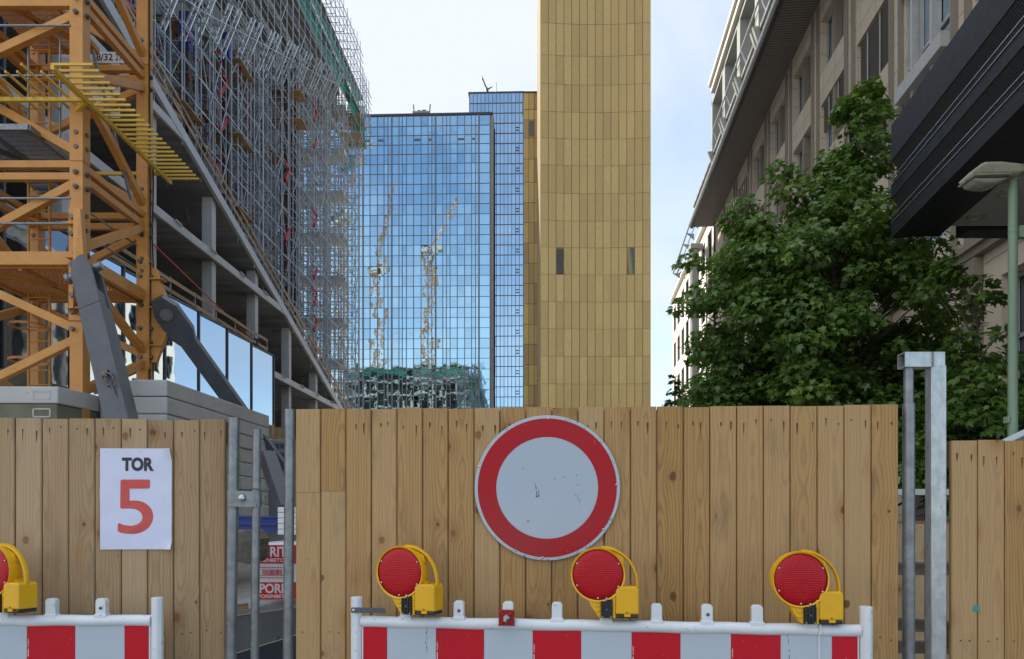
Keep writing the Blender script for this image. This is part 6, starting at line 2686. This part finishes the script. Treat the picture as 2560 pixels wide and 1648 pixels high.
tag(mb.build('cable_bundle', M['grey_panel'], smooth=True), 'grey bundled hose hanging low behind the right gate post', 'hose')
wr_ = thing('window_screen', 'pale gridded metal screen leaning behind the inner fence', 'screen', (2.6, 5.6, 0))
mb = MB()
for x in (2.3, 2.75, 3.1, 3.5):
    mb.bar((x * 1.15, 6.2, 0), (x * 1.15, 6.2, 1.75), .05)
for z in (1.7, 1.4, 1.1):
    mb.bar((2.6, 6.2, z), (4.1, 6.2, z), .05)
mb.build('frame', M['frame_light'], wr_)
tp = thing('tent_roof', 'white tent roof corner with pale blue stripes at the right edge', 'tent', P(2570, 1290, 6.0))
a, b, c, d = P(2478, 1112, 6.0), P(2640, 1036, 6.0), P(2700, 1050, 7.4), P(2560, 1112, 7.4)
mb = MB()
mb.prism([a, b, c, d], (0, 0, -.05))
mb.build('canvas', M['tarp'], tp)
mb = MB()
for k in (.3, .62):
    e, f = a.lerp(d, k), b.lerp(c, k)
    mb.bar(e + V((0, 0, .006)), f + V((0, 0, .006)), .05, .012)
mb.build('stripe', mot('pale_blue', (0.20, 0.32, 0.5), (0.24, 0.36, 0.55), .5), tp)
mb = MB()
for p_ in (b, c):
    mb.tube((p_.x - .05, p_.y, 0), (p_.x - .05, p_.y, p_.z - .05), .02, 8)
mb.build('pole', M['alum'], tp)
# ------------------------------------------------------------------ maples
LEAF = np.array([(0, 0, 0), (.16, -.02, .0), (.45, .10, -.05), (.30, .24, -.01), (.58, .55, -.09), (.24, .50, -.02), (.16, .66, -.03), (0, 1.0, -.16),
                 (-.16, .66, -.03), (-.24, .50, -.02), (-.58, .55, -.09), (-.30, .24, -.01), (-.45, .10, -.05), (-.16, -.02, .0)], dtype=np.float64)
LF = [(0, 1, 2, 3, 4, 5, 6, 7), (0, 7, 8, 9, 10, 11, 12, 13)]


def leaves(name, mat, parent, pos, out, size, rng, updown=.75):
    n = len(pos)
    nr = out * .55 + np.array([0, 0, updown]) + rng.normal(0, .42, (n, 3))
    nr /= np.linalg.norm(nr, axis=1, keepdims=True)
    tip = out * .8 + rng.normal(0, .6, (n, 3)) + np.array([0, 0, -.35])
    tip -= nr * np.sum(tip * nr, axis=1, keepdims=True)
    tip /= np.linalg.norm(tip, axis=1, keepdims=True)
    sd = np.cross(tip, nr)
    sz = size * rng.uniform(.6, 1.2, n)
    L = LEAF
    curl = rng.uniform(.3, 2.0, n)
    v = pos[:, None, :] + sz[:, None, None] * (L[None, :, 0, None] * sd[:, None, :] + (L[None, :, 1, None] - .3) * tip[:, None, :] + (L[None, :, 2] * curl[:, None])[:, :, None] * nr[:, None, :])
    v = v.reshape(-1, 3) - np.array(wloc(parent))
    k = len(L)
    me = bpy.data.meshes.new(name)
    nf = n * 2
    li = (np.arange(n)[:, None, None] * k + np.array(LF)[None]).reshape(-1)
    me.vertices.add(len(v))
    me.vertices.foreach_set('co', v.ravel())
    me.loops.add(len(li))
    me.loops.foreach_set('vertex_index', li.astype(np.int32))
    me.polygons.add(nf)
    me.polygons.foreach_set('loop_start', (np.arange(nf) * 8).astype(np.int32))
    me.polygons.foreach_set('loop_total', np.full(nf, 8, dtype=np.int32))
    me.update(calc_edges=True)
    me.validate()
    me.materials.append(mat)
    o = bpy.data.objects.new(name, me)
    col.objects.link(o)
    o.parent = parent
    return o


def maple(label, base, profile, depth_r, nclump, nleaf, size, seed, mat, trunk_r=.13, ymul=1.0, clump_r=.42, extra=()):
    """profile: (z, x_left, x_right) of the crown outline at real size"""
    rng = np.random.default_rng(seed)
    rgp = random.Random(seed)
    root = thing('maple_tree', label, 'tree', base)
    zs_ = [p[0] for p in profile]

    def prof(z):
        return np.interp(z, zs_, [p[1] for p in profile]), np.interp(z, zs_, [p[2] for p in profile])
    cl = []
    zmin, zmax = zs_[0], zs_[-1]
    tries = 0
    while len(cl) < nclump and tries < 60000:
        tries += 1
        z = rng.uniform(zmin, zmax)
        l, r = prof(z)
        if rng.random() > (r - l) / max(p[2] - p[1] for p in profile) + .04:
            continue
        c, h = (l + r) / 2, (r - l) / 2
        a = rng.uniform(0, 2 * math.pi)
        q = math.sqrt(rng.uniform(.18, 1.0))
        rr = clump_r * min(1.0, .35 + h / 1.6) * rng.uniform(.65, 1.2)
        x = c + math.cos(a) * q * max(h - rr * .75, .02)
        dy = min(h, depth_r)
        y = base[1] + math.sin(a) * q * max(dy - rr * .6, .02)
        p = np.array([x, y, z])
        if any(np.linalg.norm((p - o[0])) < .52 * min(rr, o[1]) for o in cl):
            continue
        cl.append((p, rr, q))
    for e in extra:
        cl.append((np.array(e[:3]), e[3], 1.0))
    pos, out = [], []
    for p, rr, q in cl:
        n = max(8, int(nleaf * (rr / clump_r) ** 2 * (1.0 if q > .5 else .35)))
        d = rng.normal(0, 1, (n, 3))
        d /= np.linalg.norm(d, axis=1, keepdims=True)
        rad = rng.uniform(.15, 1.0, (n, 1)) ** .5
        off = d * rad * rr * np.array([1.08, 1.0, .55])
        # sprays droop at the rim
        off[:, 2] -= .35 * (off[:, 0] ** 2 + off[:, 1] ** 2) / rr
        pos.append(p + off)
        l, r = prof(p[2])
        cdir = np.array([p[0] - (l + r) / 2, p[1] - base[1], .15])
        cdir /= np.linalg.norm(cdir) + 1e-6
        o = d * .6 + cdir * .7
        out.append(o / np.linalg.norm(o, axis=1, keepdims=True))
    pos, out = np.concatenate(pos), np.concatenate(out)
    leaves('crown', mat, root, pos, out, size, rng)
    mb = MB()
    lz = zmax - .6
    tp = []
    for k in range(9):
        z = base[2] + (lz - base[2]) * k / 8
        l, r = prof(max(z, zmin))
        c = base[0] + ((l + r) / 2 - base[0]) * (k / 8) ** 1.5 * .8
        tp.append(V((c + rgp.uniform(-.05, .05), base[1] + rgp.uniform(-.05, .05), z)))
    for k in range(8):
        r0, r1 = trunk_r * (1 - k / 8.6), trunk_r * (1 - (k + 1) / 8.6)
        mb.tube(tp[k], tp[k + 1], r0, 9, r1, caps=False)
    mb.build('trunk', M['bark'], root, smooth=True, fix=False)
    mb = MB()
    for p, rr, q in cl:
        z0 = max(base[2] + 1.0, p[2] - .35 * abs(p[0] - base[0]) - .5 - rgp.uniform(0, .5))
        f = (z0 - base[2]) / (lz - base[2]) * 8
        k = min(7, max(0, int(f)))
        a = tp[k].lerp(tp[k + 1], min(1, max(0, f - k)))
        b = V(p)
        m_ = a.lerp(b, .5) + V((rgp.uniform(-.1, .1), rgp.uniform(-.1, .1), .08))
        r0 = max(.012, trunk_r * .25 * (1 - min(f, 8) / 9))
        mb.tube(a, m_, r0, 5, r0 * .65, caps=False)
        mb.tube(m_, b, r0 * .65, 5, .006, caps=False)
    mb.build('limb', M['bark'], root, fix=False)
    return root


def outline(y, rows):
    return sorted([(P(0, py, y).z, P(l, 0, y).x, P(r, 0, y).x) for py, l, r in rows])


YT = 12.6
rows_t = [(195, 2175, 2215), (250, 2075, 2235), (310, 2055, 2240), (400, 2045, 2245), (440, 1990, 2250), (520, 1935, 2290), (560, 1830, 2310), (640, 1760, 2345), (690, 1720, 2360), (760, 1710, 2375),
          (830, 1690, 2390), (900, 1690, 2420), (960, 1680, 2440), (1020, 1690, 2450), (1100, 1720, 2440), (1200, 1800, 2420)]


def ex(px, py, y, r):
    p = P(px, py, y)
    return (p.x, p.y, p.z, r)


maple('large dark green maple before the stone building, tallest tree behind the hoarding', (P(2110, 0, YT).x, YT, 0), outline(YT, rows_t), 2.2, 325, 185, .113, 5, M['leaf'], .16,
      extra=[ex(1950, 425, YT, .34), ex(1975, 470, YT - .2, .36), ex(1860, 510, YT - .3, .3), ex(1835, 545, YT - .2, .3), ex(1880, 560, YT - .4, .36), ex(1730, 650, YT - .2, .3), ex(1720, 760, YT - .3, .32), ex(1760, 850, YT - .5, .36),
             ex(2170, 215, YT, .24), ex(2185, 240, YT, .22), ex(2120, 265, YT, .3)])
YT2 = 9.6
rows_u = [(690, 2440, 2500), (740, 2400, 2515), (800, 2390, 2525), (880, 2330, 2560), (960, 2290, 2600), (1040, 2260, 2620), (1140, 2260, 2620), (1300, 2300, 2600)]
maple('smaller shaded maple behind the galvanised posts and the lamp pole', (P(2440, 0, YT2).x, YT2, 0), outline(YT2, rows_u), 1.0, 64, 165, .11, 8, M['leaf'], .09, clump_r=.36,
      extra=[ex(2350, 680, 9.8, .22), ex(2370, 655, 9.8, .2), ex(2390, 690, 9.8, .22), ex(2330, 720, 9.9, .22)])
YT3 = 24.0
rows_v = [(935, 1672, 1690), (960, 1662, 1712), (1000, 1655, 1735), (1040, 1660, 1760), (1120, 1668, 1780)]
maple('distant bluish green tree at the left foot of the large maple', (P(1710, 0, YT3).x, YT3, 0), outline(YT3, rows_v), .9, 46, 70, .15, 11, M['leaf_far'], .1, clump_r=.36)
